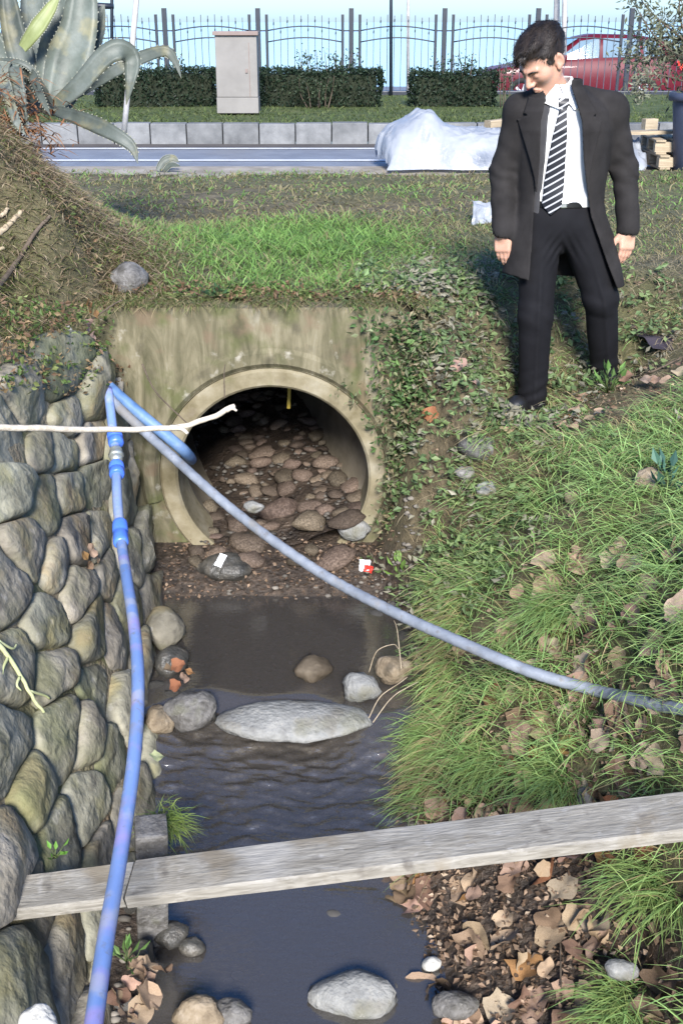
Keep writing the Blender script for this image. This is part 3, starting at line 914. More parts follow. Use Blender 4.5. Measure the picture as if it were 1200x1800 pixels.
def surface_net(f, lo, hi, h, B=16):
    lo = np.array(lo, np.float64); hi = np.array(hi, np.float64)
    n = (np.ceil((hi - lo) / h / B).astype(int)) * B + 1
    nb = (n - 1) // B
    bi = np.stack(np.meshgrid(*[np.arange(k) for k in nb], indexing='ij'), -1).reshape(-1, 3)
    cen = lo + (bi + 0.5) * B * h
    fv = f(cen.astype(np.float32))
    act = np.abs(fv) < B * h * 0.95 + 0.02
    D = np.zeros(n, np.float32)
    for (a, b_, c_), v in zip(bi[~act], fv[~act]):
        D[a * B:a * B + B + 1, b_ * B:b_ * B + B + 1, c_ * B:c_ * B + B + 1] = 1 if v > 0 else -1
    loc = np.stack(np.meshgrid(*[np.arange(B + 1)] * 3, indexing='ij'), -1).reshape(-1, 3)
    ab = bi[act]
    for s in range(0, len(ab), 60):
        ch = ab[s:s + 60]
        idx = (ch[:, None, :] * B + loc[None]).reshape(-1, 3)
        v = f((lo + idx * h).astype(np.float32))
        D[idx[:, 0], idx[:, 1], idx[:, 2]] = v
    ins = D < 0
    cnt = sum(ins[i:n[0] - 1 + i, j:n[1] - 1 + j, k:n[2] - 1 + k].astype(np.int8) for i in (0, 1) for j in (0, 1) for k in (0, 1))
    cells = np.argwhere((cnt > 0) & (cnt < 8))
    cid = np.full(n - 1, -1, np.int32); cid[tuple(cells.T)] = np.arange(len(cells))
    corners = np.array([(i, j, k) for i in (0, 1) for j in (0, 1) for k in (0, 1)])
    cv = np.stack([D[cells[:, 0] + c[0], cells[:, 1] + c[1], cells[:, 2] + c[2]] for c in corners], 1)
    acc = np.zeros((len(cells), 3)); ac = np.zeros(len(cells))
    for a in range(8):
        for b_ in range(a + 1, 8):
            if np.abs(corners[a] - corners[b_]).sum() != 1: continue
            m = (cv[:, a] < 0) != (cv[:, b_] < 0)
            t = cv[m, a] / (cv[m, a] - cv[m, b_])
            acc[m] += corners[a] + t[:, None] * (corners[b_] - corners[a]); ac[m] += 1
    V = lo + (cells + acc / ac[:, None]) * h
    F = []
    for ax in range(3):
        u, w = (ax + 1) % 3, (ax + 2) % 3
        s0 = [slice(0, n[d]) for d in range(3)]; s1 = list(s0)
        s0[ax] = slice(0, n[ax] - 1); s1[ax] = slice(1, n[ax])
        e = np.argwhere(ins[tuple(s0)] != ins[tuple(s1)])
        ok = (e[:, u] > 0) & (e[:, w] > 0) & (e[:, u] < n[u] - 1) & (e[:, w] < n[w] - 1)
        e = e[ok]
        flip = ins[tuple(e.T)]

        def C(du, dw):
            q = e.copy(); q[:, u] -= du; q[:, w] -= dw
            return cid[tuple(q.T)]
        q = np.stack([C(1, 1), C(0, 1), C(0, 0), C(1, 0)], 1)
        q[~flip] = q[~flip][:, ::-1]
        F.append(q)
    F = np.concatenate(F); F = F[(F >= 0).all(1)]
    return V, F


PW = np.array([1.0, 5.35, 1.045])              # where the person stands
person = empty('person', tuple(PW), 'man in open dark overcoat, white shirt and striped tie looking down', 'person')


def body_part(name, f, lo, hi, h, mat, parent, cols=None):
    V, F = surface_net(f, lo, hi, h)
    return obj_np(name, V + PW, F, mat, parent, cols=cols)


# skeleton ----------------------------------------------------------
SH_R, EL_R, WR_R = (-.205, -.01, 1.39), (-.266, .03, 1.13), (-.260, -.035, .875)
SH_L, EL_L, WR_L = (.195, .0, 1.395), (.292, .04, 1.13), (.318, -.03, .885)
HIP_R, KN_R, AN_R = (-.085, .0, .90), (-.085, -.055, .49), (-.065, .0, .085)
HIP_L, KN_L, AN_L = (.095, .0, .90), (.225, .00, .56), (.325, .20, .165)
NECK0, NECK1 = (-.035, -.02, 1.42), (-.095, -.065, 1.53)
HC = np.array((-.138, -.095, 1.606))
HR = np.array(Matrix.Rotation(math.radians(-56), 3, 'Z') @ Matrix.Rotation(math.radians(41), 3, 'X') @ Matrix.Rotation(math.radians(4), 3, 'Y'))
wobS, wobT, wobU = Wob(21, 24), Wob(22, 55), Wob(23, 110)
HS = 1.07


def hl(p):      # world-local -> head coordinates
    return ((p - HC.astype(np.float32)) @ HR.astype(np.float32)) / HS


def f_head(p):
    q = hl(p)
    qa = q.copy(); qa[:, 0] = np.abs(qa[:, 0])
    d = s_ell(q, (0, .022, .040), (.076, .098, .082))
    d = smin(d, s_ell(q, (0, -.030, -.018), (.062, .062, .088)), .03)
    d = smin(d, s_cone(qa, (.048, .005, -.048), (.014, -.070, -.098), .022, .020), .025)
    d = smin(d, s_ell(q, (0, -.076, -.103), (.022, .018, .017)), .02)
    d = smin(d, s_ell(qa, (.043, -.053, -.020), (.020, .022, .018)), .035)
    d = smin(d, s_cone(qa, (.008, -.090, .019), (.042, -.076, .021), .009, .008), .014)
    d = smax(d, -s_ell(qa, (.031, -.104, -.001), (.017, .016, .012)), .012)
    d = smin(d, s_ell(qa, (.032, -.078, -.003), (.0135, .0130, .0125)), .005)
    d = smin(d, s_cone(qa, (.020, -.0895, -.0055), (.043, -.0815, -.0045), .0028, .0026), .004)   # upper lid line
    d = smin(d, s_cone(q, (0, -.090, .012), (0, -.114, -.032), .0080, .0115), .011)
    d = smin(d, s_ell(qa, (.0125, -.101, -.036), (.0085, .011, .0085)), .008)
    d = smax(d, -s_ell(qa, (.006, -.108, -.046), (.0035, .006, .004)), .004)
    d = smin(d, s_cone(qa, (0, -.0945, -.064), (.020, -.085, -.0735), .0058, .003), .007)
    d = smin(d, s_cone(qa, (0, -.0935, -.0765), (.018, -.085, -.0780), .0068, .003), .007)
    d = smax(d, -s_cone(qa, (0, -.102, -.0695), (.022, -.090, -.0762), .0022, .0016), .003)
    er = rot_xyz(0, 0, math.radians(-22))
    ear = s_ell(qa, (.079, .012, -.004), (.010, .022, .033), er)
    ear = smax(ear, -s_ell(qa, (.088, .008, -.002), (.008, .012, .021), er), .006)
    ear = smin(ear, s_ell(qa, (.078, .000, -.030), (.006, .010, .012)), .006)
    d = smin(d, ear, .008)
    return d * HS


def hand(p, wr, sgn, dirv, tz, curl, thumb=0.035):
    """relaxed hand hanging from the wrist: palm, four bent fingers, thumb"""
    dv = np.array(dirv, float); dv /= np.linalg.norm(dv)
    side = np.array(tz, float); side -= dv * (side @ dv); side /= np.linalg.norm(side)     # towards the thumb
    nrm = np.cross(dv, side) * sgn                                                        # towards the palm
    w = np.array(wr, float)
    P = lambda a, b, c: w + dv * a + side * b + nrm * c
    R = np.stack([side, nrm, dv], 1)
    d = s_box(p, P(.052, 0, 0), (.041, .0135, .048), R, .013)
    d = smin(d, s_cone(p, P(-.03, 0, 0), P(.02, 0, 0), .027, .028), .02)
    d = smin(d, s_ell(p, P(.045, .026, .008), (.017, .013, .028), R), .012)
    for i, (b0, L, r) in enumerate(((.0275, .074, .0090), (.0095, .082, .0094), (-.0095, .077, .0090), (-.0275, .060, .0080))):
        a1 = curl * (0.55 + 0.10 * i); a2 = curl * (1.25 + 0.12 * i); a3 = curl * (1.75 + 0.1 * i)
        p0 = P(.088 - abs(b0) * 0.12, b0, 0)
        sp = side * (b0 * 0.9)
        p1 = p0 + (dv * math.cos(a1) + nrm * math.sin(a1)) * L * .48 + sp * .02
        p2 = p1 + (dv * math.cos(a2) + nrm * math.sin(a2)) * L * .30 - sp * .02
        p3 = p2 + (dv * math.cos(a3) + nrm * math.sin(a3)) * L * .24
        fd = smin(s_cone(p, p0, p1, r * 1.05, r), s_cone(p, p1, p2, r, r * .92), .003)
        fd = smin(fd, s_cone(p, p2, p3, r * .92, r * .78), .003)
        d = smin(d, fd, .006)
    t0, t1 = P(.020, .028, .006), P(.055, .028 + thumb * .75, .018)
    t2 = t1 + dv * .030 + side * thumb * .22 + nrm * .006; t3 = t2 + dv * .024 - side * .001 + nrm * .004
    td = smin(s_cone(p, t0, t1, .0145, .0115), s_cone(p, t1, t2, .0112, .0102), .005)
    td = smin(td, s_cone(p, t2, t3, .0102, .0080), .004)
    return smin(d, td, .010)


def f_body(p):
    d = f_head(p)
    d = smin(d, s_cone(p, NECK0, NECK1, .060, .056), .025)
    t = s_ell(p, (-.005, .0, 1.22), (.165, .105, .24))
    t = smin(t, s_ell(p, (0, .0, .97), (.155, .11, .13)), .06)
    t = smin(t, s_cone(p, SH_R, SH_L, .055, .055), .05)
    d = smin(d, t, .03)
    for a, b, c in ((SH_R, EL_R, WR_R), (SH_L, EL_L, WR_L)):
        d = smin(d, smin(s_cone(p, a, b, .055, .043), s_cone(p, b, c, .043, .028), .02), .03)
    for a, b, c in ((HIP_R, KN_R, AN_R), (HIP_L, KN_L, AN_L)):
        d = smin(d, smin(s_cone(p, a, b, .085, .058), s_cone(p, b, c, .056, .038), .02), .03)
    d = smin(d, s_cone(p, (AN_R[0], AN_R[1], .055), (-.17, -.07, .035), .026, .018), .02)
    d = smin(d, s_cone(p, (AN_L[0], AN_L[1], .135), (.33, .06, .11), .026, .018), .02)
    m = p[:, 2] < 0.95
    if m.any():
        e = np.full(len(p), 9.0, np.float32)
        q = p[m]
        hr = hand(q, WR_R, -1, (.06, -.05, -1), (1, -.55, 0), .36, .034)
        hl_ = hand(q, WR_L, 1, (-.04, -.10, -1), (-1, -.45, 0), .34, .030)
        e[m] = np.minimum(hr, hl_)
        d = np.where(m, smin(d, e, .012), d)
    return d


def mat_skin():
    m = mat_noise('skin', [(0.3, (0.44, 0.245, 0.175)), (0.7, (0.54, 0.32, 0.235))], 14, 0.48, 0.12, 260, subs=0.18, spec=0.4, bdist=0.002)
    return m


M['skin'] = mat_skin()
M['hair'] = mat_noise('dark_hair', [(0.3, (0.008, 0.006, 0.005)), (0.7, (0.030, 0.022, 0.018))], 60, 0.5, 0.5, 190, spec=0.4, stretch=(1, 1, .35), bdist=0.004)
M['coat'] = mat_noise('overcoat_wool', [(0.3, (0.0155, 0.0143, 0.0145)), (0.7, (0.028, 0.026, 0.0262))], 9, 0.92, 0.35, 420, spec=0.15, bdist=0.002)
M['jacket'] = mat_noise('suit_wool', [(0.3, (0.042, 0.042, 0.047)), (0.7, (0.062, 0.062, 0.068))], 12, 0.9, 0.25, 500, spec=0.15, bdist=0.001)
M['trousers'] = mat_noise('trouser_wool', [(0.3, (0.0045, 0.0045, 0.006)), (0.7, (0.0085, 0.0085, 0.011))], 8, 0.85, 0.25, 400, spec=0.2, bdist=0.001)
M['shirt'] = mat_noise('white_shirt', [(0.3, (0.80, 0.80, 0.81)), (0.7, (0.86, 0.86, 0.86))], 4, 0.75, 0.1, 120, spec=0.2, bdist=0.002)
M['shoe'] = mat_noise('black_leather', [(0.3, (0.006, 0.006, 0.007)), (0.7, (0.014, 0.014, 0.015))], 12, 0.35, 0.1, 60, spec=0.5)
M['belt'] = mat_noise('belt_leather', [(0.3, (0.004, 0.004, 0.004)), (0.7, (0.010, 0.009, 0.009))], 12, 0.4, spec=0.5)
M['steel'] = mat_noise('buckle_steel', [(0.3, (0.5, 0.5, 0.5)), (0.7, (0.7, 0.7, 0.7))], 12, 0.3, metal=1.0)

body_part('body', f_body, (-.42, -.33, -.02), (.46, .33, 1.80), .0046, M['skin'], person)


# hair --------------------------------------------------------------
def f_hair(p):
    q = hl(p)
    ax = np.abs(q[:, 0])
    strands = .0055 * wobT(q[:, 0] * 1.3, q[:, 1] * .7, q[:, 2] * 1.6) + .0030 * wobU(q[:, 0] * 1.2, q[:, 1] * .5, q[:, 2] * 1.2) + .004 * wobS(q[:, 0], q[:, 1], q[:, 2])
    d = s_ell(q, (0, .024, .043), (.083, .106, .093)) - strands
    top = s_ell(q, (.004, -.035, .100), (.060, .052, .030)) - strands * 1.4
    d = smin(d, top, .025)
    # hairline: height of the lower edge as the head turns from brow to nape
    line = np.interp(q[:, 1], [-.11, -.075, -.052, -.040, -.022, -.012, .016, .026, .05, .13], [.070, .066, .058, .030, -.022, -.026, .030, -.010, -.052, -.058])
    line = line + .004 * wobT(q[:, 0] * 2, q[:, 1] * 2) - .008 * np.exp(-((q[:, 0] + .012) / .016) ** 2) * (q[:, 1] < -.05)
    # the temples recede a little
    line = line + np.where(q[:, 1] < -.045, .012 * np.clip((ax - .02) / .03, 0, 1), 0)
    d = smax(d, line - q[:, 2], .008)
    lock = s_cone(q, (-.020, -.088, .080), (-.030, -.097, .046), .009, .0025)
    lock2 = s_cone(q, (.016, -.088, .082), (.012, -.100, .060), .010, .003)
    return smin(smin(d, lock - strands * .4, .008), lock2 - strands * .4, .008)


body_part('hair', f_hair, HC - .17, HC + .17, .0034, M['hair'], person)
HAIR = [o for o in person.children if o.name.startswith('hair')][0]


def hair_strands():
    me = HAIR.data
    n = len(me.vertices); co = np.empty(n * 3, np.float32); me.vertices.foreach_get('co', co); co = co.reshape(-1, 3) - PW
    no = np.empty(n * 3, np.float32); me.vertices.foreach_get('normal', no); no = no.reshape(-1, 3)
    r = np.random.default_rng(9)
    k = r.choice(n, 9000)
    p, nn = co[k], no[k]
    q = hl(p); qn = nn @ HR.astype(np.float32)
    ok = (qn[:, 2] > -.35) | (q[:, 1] > .03)
    p, nn, q = p[ok], nn[ok], q[ok]; m = len(p)
    # combed forward on top, down at the sides and back
    side = np.clip((.07 - q[:, 2]) / .06, 0, 1)
    comb = np.stack([q[:, 0] * 3 + r.normal(size=m) * .35 - .2, -(1 - side) + r.normal(size=m) * .3, -side * 1.1 + r.normal(size=m) * .2], -1) @ HR.T
    comb -= nn * (comb * nn).sum(1)[:, None]; comb /= np.linalg.norm(comb, axis=1)[:, None] + 1e-6
    L = r.uniform(.015, .042, m)[:, None] * (1 - .45 * side[:, None]); w = np.cross(comb, nn); w /= np.linalg.norm(w, axis=1)[:, None] + 1e-6
    w = w * r.uniform(.0006, .0014, m)[:, None]; lift = r.uniform(.0, .16, m)[:, None]
    a = p - nn * .002; b = p + comb * L * .5 + nn * L * lift * .5; c = p + comb * L + nn * L * lift * r.uniform(.1, .9, m)[:, None]
    V = np.stack([a - w, a + w, b - w * .9, b + w * .9, c], 1).reshape(-1, 3)
    o_ = (np.arange(m) * 5)[:, None]
    s_ = obj_np('strands', V + PW, [o_ + np.array([0, 1, 3, 2]), o_ + np.array([2, 3, 4])], M['hair'], HAIR, smooth=True)
    s_['kind'] = 'stuff'


hair_strands()
for sx in (-1, 1):
    def f_brow(p, sx=sx):
        q = hl(p)
        return np.minimum(s_cone(q, (sx * .014, -.0975, .0165), (sx * .034, -.0925, .0225), .0042, .0040), s_cone(q, (sx * .034, -.0925, .0225), (sx * .050, -.0790, .0170), .0040, .0018)) - .0012 * wobU(q[:, 0] * 3, q[:, 1], q[:, 2] * 3)
    body_part('eyebrow', f_brow, HC - .16, HC + .16, .0028, M['hair'], person)


# trousers ----------------------------------------------------------
def f_trousers(p):
    x, y, z = p[:, 0], p[:, 1], p[:, 2]
    d = s_ell(p, (.002, .0, .93), (.168, .122, .155))
    for h, k, a, ra, s in ((HIP_R, KN_R, AN_R, .068, 1), (HIP_L, KN_L, AN_L, .068, -1)):
        an = np.array(a) + np.array((0, 0, -.035))
        leg = smin(s_cone(p, h, k, .104, .078), s_cone(p, k, an, .078, ra), .03)
        # soft folds gathering at knee and cuff, a pressed crease in front
        dk = np.linalg.norm(p - np.asarray(k, np.float32), axis=1); da = np.linalg.norm(p - np.asarray(an, np.float32), axis=1)
        fold = .003 * np.sin(z * 75 + x * 38 + y * 22 + 2 * wobS(x, y, z)) * np.exp(-(dk / .11) ** 2) + .0055 * np.sin(z * 92 - x * 40 + y * 20 + 2 * wobS(x, y, z)) * np.exp(-(da / .14) ** 2)
        t = np.clip((h[2] - z) / (h[2] - an[2]), 0, 1)
        cxl = np.where(z > k[2], k[0] + (h[0] - k[0]) * (z - k[2]) / (h[2] - k[2]), a[0] + (k[0] - a[0]) * (z - a[2]) / (k[2] - a[2]))
        crease = .007 * np.exp(-((x - cxl) / .012) ** 2) * (y < np.interp(z, [0, 1], [a[1], 0])) * np.clip((.80 - z) * 6, 0, 1)
        d = smin(d, leg - fold - crease - .004 * wobS(x * .6, y * .6, z * .4), .035)
    pull = .004 * np.sin((np.abs(x - .005) * 1.6 + z) * 105) * np.exp(-(((z - .80) / .07) ** 2 + ((x - .005) / .10) ** 2)) * (y < 0)
    d = d - pull
    cut = np.where(x < .12, .030, .13)
    d = np.maximum(d, cut - z + .012 * np.sin(y * 30))
    return np.maximum(d, z - 1.005)


body_part('trousers', f_trousers, (-.26, -.22, .0), (.46, .34, 1.04), .007, M['trousers'], person)


def f_belt(p):
    d = s_ell(p, (.002, .0, .93), (.170, .124, .157)) 
    e = np.linalg.norm(p[:, :2] / np.array((.152, .112), np.float32), axis=1) - 1
    e = e * .112
    return np.maximum(np.abs(e) - .005, np.abs(p[:, 2] - 1.000) - .017)


body_part('belt', f_belt, (-.22, -.18, .96), (.22, .18, 1.04), .0042, M['belt'], person)
bk = box_bm((.030, .006, .026), (-.005 + PW[0], -.119 + PW[1], 1.0 + PW[2]), bevel=.004)
bko = obj_bm('buckle', bk, M['steel'], bpy.data.objects['belt'] if False else person)


# shoes -------------------------------------------------------------
def shoe_fn(heel, toe, up):
    heel = np.array(heel); toe = np.array(toe)
    ax = toe - heel; L = np.linalg.norm(ax); ax = ax / L
    def f(p):
        mid = heel + ax * L * .55
        d = s_cone(p, heel + np.array((0, 0, .040)), toe - ax * .03 + np.array((0, 0, .030)), .038, .033)
        d = smin(d, s_ell(p, mid + np.array((0, 0, .045)), (.05, .05, .045)), .03)
        d = smin(d, s_cone(p, heel + ax * .03 + np.array((0, 0, .05)), heel + ax * .04 + np.array((0, 0, .11)), .042, .042), .03)
        zz = heel[2] + (toe[2] - heel[2]) * np.clip(((p - heel.astype(np.float32)) @ ax.astype(np.float32)) / L, 0, 1)
        d = smax(d, zz + .002 - p[:, 2], .006)
        sole = s_cone(p * np.array((1, 1, 1), np.float32), heel + np.array((0, 0, .008)), toe - ax * .02 + np.array((0, 0, .008)), .043, .040)
        sole = np.maximum(sole, np.abs(p[:, 2] - zz - .009) - .009)
        return np.minimum(d, sole)
    return f


body_part('shoe', shoe_fn((-.045, .03, .0), (-.235, -.125, .0), 0), (-.32, -.22, -.03), (.06, .14, .16), .0045, M['shoe'], person)
body_part('shoe', shoe_fn((.33, .235, .085), (.315, -.01, .075), 0), (.22, -.10, .04), (.44, .33, .25), .0045, M['shoe'], person)

# torso layers ------------------------------------------------------
tz_ = [.55, .75, .95, 1.05, 1.20, 1.32, 1.40, 1.455, 1.50, 1.56]


def torso(p, grow=0.0, flare=0.0):
    """layered ellipse stack, roughly a distance"""
    x, y, z = p[:, 0], p[:, 1], p[:, 2]
    a = np.interp(z, tz_, [.205, .195, .172, .168, .182, .192, .180, .118, .072, .066]) + grow + flare * np.clip(1.0 - z, 0, 1) * np.where(x > 0, 1.75, .8)
    b = np.interp(z, tz_, [.145, .140, .128, .125, .133, .135, .120, .090, .070, .064]) + grow + flare * .5 * np.clip(1.0 - z, 0, 1)
    cx = np.interp(z, [.5, 1.0, 1.3, 1.42, 1.50, 1.56], [.02, .002, -.008, -.022, -.060, -.085])
    cy = np.interp(z, [.5, 1.0, 1.3, 1.42, 1.50, 1.56], [.0, .0, -.005, -.018, -.045, -.070])
    e = np.sqrt(((x - cx) / a) ** 2 + ((y - cy) / b) ** 2) - 1
    return e * np.minimum(a, b) * .92, cx, cy


def sleeve(p, s, e, w, r0, r1, r2):
    x, y, z = p[:, 0], p[:, 1], p[:, 2]
    d = smin(s_cone(p, s, e, r0, r1), s_cone(p, e, w, r1, r2), .03)
    de = np.linalg.norm(p - np.asarray(e, np.float32), axis=1)
    fold = .0032 * np.sin(z * 95 + x * 60 + y * 40 + 3.5 * wobS(x, y, z)) * np.exp(-(de / .12) ** 2) + .0012 * np.sin(z * 48 - x * 50 + y * 30) + .003 * wobS(x, y, z)
    return d - fold


def f_shirt(p):
    x, y, z = p[:, 0], p[:, 1], p[:, 2]
    d, cx, cy = torso(p, -.012)
    d = d - .0022 * np.sin(z * 34 + x * 46 + 1.5 * wobS(x, y, z)) - .0025 * wobS(x, y, z) - .010 * np.exp(-((z - 1.04) / .03) ** 2)
    d = np.maximum(d, .985 - z)
    return np.maximum(d, z - 1.500)


body_part('shirt', f_shirt, (-.24, -.18, .96), (.24, .18, 1.53), .0068, M['shirt'], person)
shirt = [o for o in person.children if o.name.startswith('shirt')][0]


def f_collar(p):
    x, y, z = p[:, 0], p[:, 1], p[:, 2]
    d, cx, cy = torso(p, .003)
    ang = np.arctan2(x - cx, -(y - cy))          # 0 at the front
    aa = np.abs(ang)
    low = np.interp(aa, [0, .25, .7, 1.4, 3.2], [1.415, 1.405, 1.425, 1.455, 1.475])
    shell = np.abs(d) - .0048
    gap = .002 - np.abs(x - cx) + np.clip((1.45 - z) * .5, 0, .03)
    gap = np.where(y < cy, gap, -1)
    return np.maximum(np.maximum(shell, low - z), np.maximum(z - (1.508 + .030 * np.clip(aa - .4, 0, 1)), gap))


body_part('collar', f_collar, (-.22, -.20, 1.38), (.14, .10, 1.56), .0036, M['shirt'], shirt)


def tie_mat():
    m, nt, b = new_mat('striped_tie')
    N, L = nt.nodes, nt.links
    tc = N.new('ShaderNodeTexCoord')
    mp = N.new('ShaderNodeMapping'); mp.inputs['Rotation'].default_value = (0, math.radians(32), 0)
    L.new(tc.outputs['Object'], mp.inputs[0])
    sx = N.new('ShaderNodeSeparateXYZ'); L.new(mp.outputs[0], sx.inputs[0])
    mu = N.new('ShaderNodeMath'); mu.operation = 'MULTIPLY'; mu.inputs[1].default_value = 1 / 0.0265
    fr = N.new('ShaderNodeMath'); fr.operation = 'FRACT'
    L.new(sx.outputs[2], mu.inputs[0]); L.new(mu.outputs[0], fr.inputs[0])
    rp = ramp_node(nt, [(0.0, (0.006, 0.007, 0.012)), (0.62, (0.006, 0.007, 0.012)), (0.68, (0.42, 0.43, 0.46)), (0.86, (0.42, 0.43, 0.46)), (0.92, (0.006, 0.007, 0.012))])
    L.new(fr.outputs[0], rp.inputs[0]); L.new(rp.outputs[0], b.inputs['Base Color'])
    b.inputs['Roughness'].default_value = 0.5
    return m


M['tie'] = tie_mat()
TX0 = pl([.955, 1.0, 1.2, 1.40, 1.455], [-.060, -.058, -.052, -.042, -.040])
TW = pl([.955, .999, 1.10, 1.30, 1.405, 1.41, 1.455], [.002, .043, .043, .031, .016, .019, .026])


def f_tie(p):
    x, y, z = p[:, 0], p[:, 1], p[:, 2]
    d, cx, cy = torso(p, -.004)
    d = d - .010 * np.exp(-((z - 1.432) / .022) ** 2) - .006 * np.exp(-((z - 1.04) / .05) ** 2)
    sh = np.abs(d - .003) - .0042
    w = np.abs(x - TX0(z)) - TW(z)
    r = np.maximum(np.maximum(sh, w), np.maximum(z - 1.462, .955 - z))
    return np.where(y < cy, r, .05)


body_part('tie', f_tie, (-.14, -.20, .93), (.05, -.02, 1.48), .0034, M['tie'], person)

# suit jacket and overcoat: shells open in front ------------------------------
def shell(p, grow, thick, flare, xl, xr, zlo, ztop, fold=1.0):
    x, y, z = p[:, 0], p[:, 1], p[:, 2]
    d, cx, cy = torso(p, grow, flare)
    d = d - fold * (.006 * np.sin(x * 26 + 1.8 * wobS(x * .5, y * .5, z * .3)) * np.clip((1.15 - z) * 2, 0, 1) + .004 * wobS(x * .6, y * .6, z * .35))
    o = np.maximum(d, -(d + thick))
    w = np.minimum(x - xl(z), xr(z) - x)           # >0 inside the opening
    w = np.where(y < cy + .02, w, -1.0)
    o = smax(o, w, .004)
    return np.maximum(np.maximum(o, zlo - z), z - ztop), d


JL = pl([.80, .95, 1.2, 1.35, 1.45, 1.52], [-.16, -.108, -.098, -.100, -.092, -.110])
JR = pl([.80, .95, 1.2, 1.35, 1.45, 1.52], [.16, .125, .080, .052, .022, .000])


def f_jacket(p):
    o, d = shell(p, .000, .010, .02, JL, JR, .78, 1.475, .4)
    return o


body_part('suit_jacket', f_jacket, (-.26, -.20, .76), (.26, .20, 1.50), .0068, M['jacket'], person)

CLX = pl([.60, .72, .95, 1.2, 1.36, 1.44, 1.50], [-.150, -.140, -.135, -.135, -.142, -.128, -.125])
CRX = pl([.60, .72, .95, 1.2, 1.36, 1.44, 1.50], [.285, .225, .120, .062, .040, .012, -.012])


def f_coat(p):
    x, y, z = p[:, 0], p[:, 1], p[:, 2]
    hem = .625 + .05 * np.clip(-x / .2, 0, 1) * 1.0 + .012 * wobS(x * .3, y * .3)
    o, d = shell(p, .030, .013, .11, CLX, CRX, hem, 1.485)
    sr = sleeve(p, SH_R, EL_R, WR_R, .068, .057, .050)
    sl = sleeve(p, SH_L, EL_L, WR_L, .068, .057, .051)
    sr = np.maximum(sr, .838 - z + .10 * (x + .26)); sl = np.maximum(sl, .842 - z)
    # cuffs are hollow
    sr = np.maximum(sr, -np.maximum(s_cone(p, EL_R, (WR_R[0], WR_R[1], WR_R[2] - .05), .050, .043), z - .90))
    sl = np.maximum(sl, -np.maximum(s_cone(p, EL_L, (WR_L[0], WR_L[1], WR_L[2] - .05), .050, .043), z - .90))
    shp = smin(s_cone(p, (-.10, -.005, 1.435), SH_R, .055, .078), s_cone(p, (.07, .0, 1.445), SH_L, .055, .078), .02)
    w = np.minimum(x - CLX(z), CRX(z) - x); w = np.where(y < .06, w, -1)
    shp = np.maximum(shp, w)
    dn, _, _ = torso(p, -.004)
    shp = np.maximum(shp, -dn)
    arms = np.minimum(sr, sl)
    o = smin(o, shp, .02)
    return smin(o, arms, .035)


body_part('overcoat', f_coat, (-.42, -.26, .58), (.46, .26, 1.54), .0064, M['coat'], person)
coat = [o for o in person.children if o.name.startswith('overcoat')][0]


def lapel(side):
    E = CLX if side < 0 else CRX
    W = pl([1.05, 1.12, 1.36, 1.362, 1.385, 1.387, 1.46, 1.50], [.0, .012, .088, .092, .050, .072, .060, .055])

    def f(p):
        x, y, z = p[:, 0], p[:, 1], p[:, 2]
        d, cx, cy = torso(p, .030 + .011, .11)
        dd = np.maximum(d, -(d + .013))
        shp = smin(s_cone(p, (-.10, -.005, 1.435), SH_R, .055, .078), s_cone(p, (.07, .0, 1.445), SH_L, .055, .078), .02)
        sh2 = np.abs(shp - .006) - .006
        both = np.minimum(d, shp - .010)
        dd = np.abs(both) - .0065
        m = (x - E(z)) * side
        band = np.maximum(-m - .004, m - W(z))
        r = np.maximum(np.maximum(dd, band), np.maximum(1.06 - z, z - (1.455 if side < 0 else 1.53)))
        return np.where(y < .03, r, .05)
    return f


for sd_ in (-1, 1):
    body_part('lapel', lapel(sd_), (-.30, -.24, 1.03), (.22, .06, 1.56), .0040, M['coat'], coat)


def f_ccollar(p):
    x, y, z = p[:, 0], p[:, 1], p[:, 2]
    d, cx, cy = torso(p, .016)
    ang = np.abs(np.arctan2(x - cx, -(y - cy)))
    low = np.interp(ang, [.5, 1.0, 2.0, 3.2], [1.43, 1.44, 1.44, 1.43]); hi = np.interp(ang, [.5, 1.0, 1.6, 3.2], [1.45, 1.50, 1.525, 1.54])
    return np.maximum(np.maximum(np.abs(d) - .007, low - z), np.maximum(z - hi, .75 - ang))


body_part('coat_collar', f_ccollar, (-.24, -.2, 1.40), (.16, .16, 1.57), .0042, M['coat'], coat)
# ================================================================== pipes and hose
M['blue'] = mat_noise('blue_plastic', [(0.3, (0.105, 0.19, 0.42)), (0.55, (0.16, 0.25, 0.50)), (0.75, (0.25, 0.32, 0.50))], 7, 0.42, 0.1, 60, stretch=(1, .25, .3), distort=.5,
                      spots=[((0.34, 0.24, 0.50), 6, 0.56, 0.55), ((0.36, 0.37, 0.42), 11, 0.54, 0.55), ((0.16, 0.15, 0.13), 34, 0.60, 0.6), ((0.22, 0.19, 0.15), 9, 0.60, 0.45)], spec=.5)
M['fitting'] = mat_noise('fitting_plastic', [(0.3, (0.05, 0.14, 0.62)), (0.7, (0.09, 0.22, 0.78))], 8, 0.35, spots=((0.3, 0.33, 0.45), 14, 0.62, 0.5), spec=.5)
M['hose'] = mat_noise('grey_hose', [(0.3, (0.13, 0.15, 0.185)), (0.55, (0.20, 0.225, 0.27)), (0.75, (0.29, 0.315, 0.355))], 12, 0.6, 0.15, 80, spots=[((0.13, 0.125, 0.12), 34, 0.58, 0.6), ((0.20, 0.18, 0.15), 9, 0.57, 0.5)])
M['hose_blue'] = mat_noise('dusty_blue_pipe', [(0.3, (0.06, 0.13, 0.28)), (0.55, (0.11, 0.20, 0.38)), (0.75, (0.20, 0.28, 0.42))], 9, 0.5, 0.1, 60, spots=((0.2, 0.2, 0.2), 16, 0.6, 0.5))
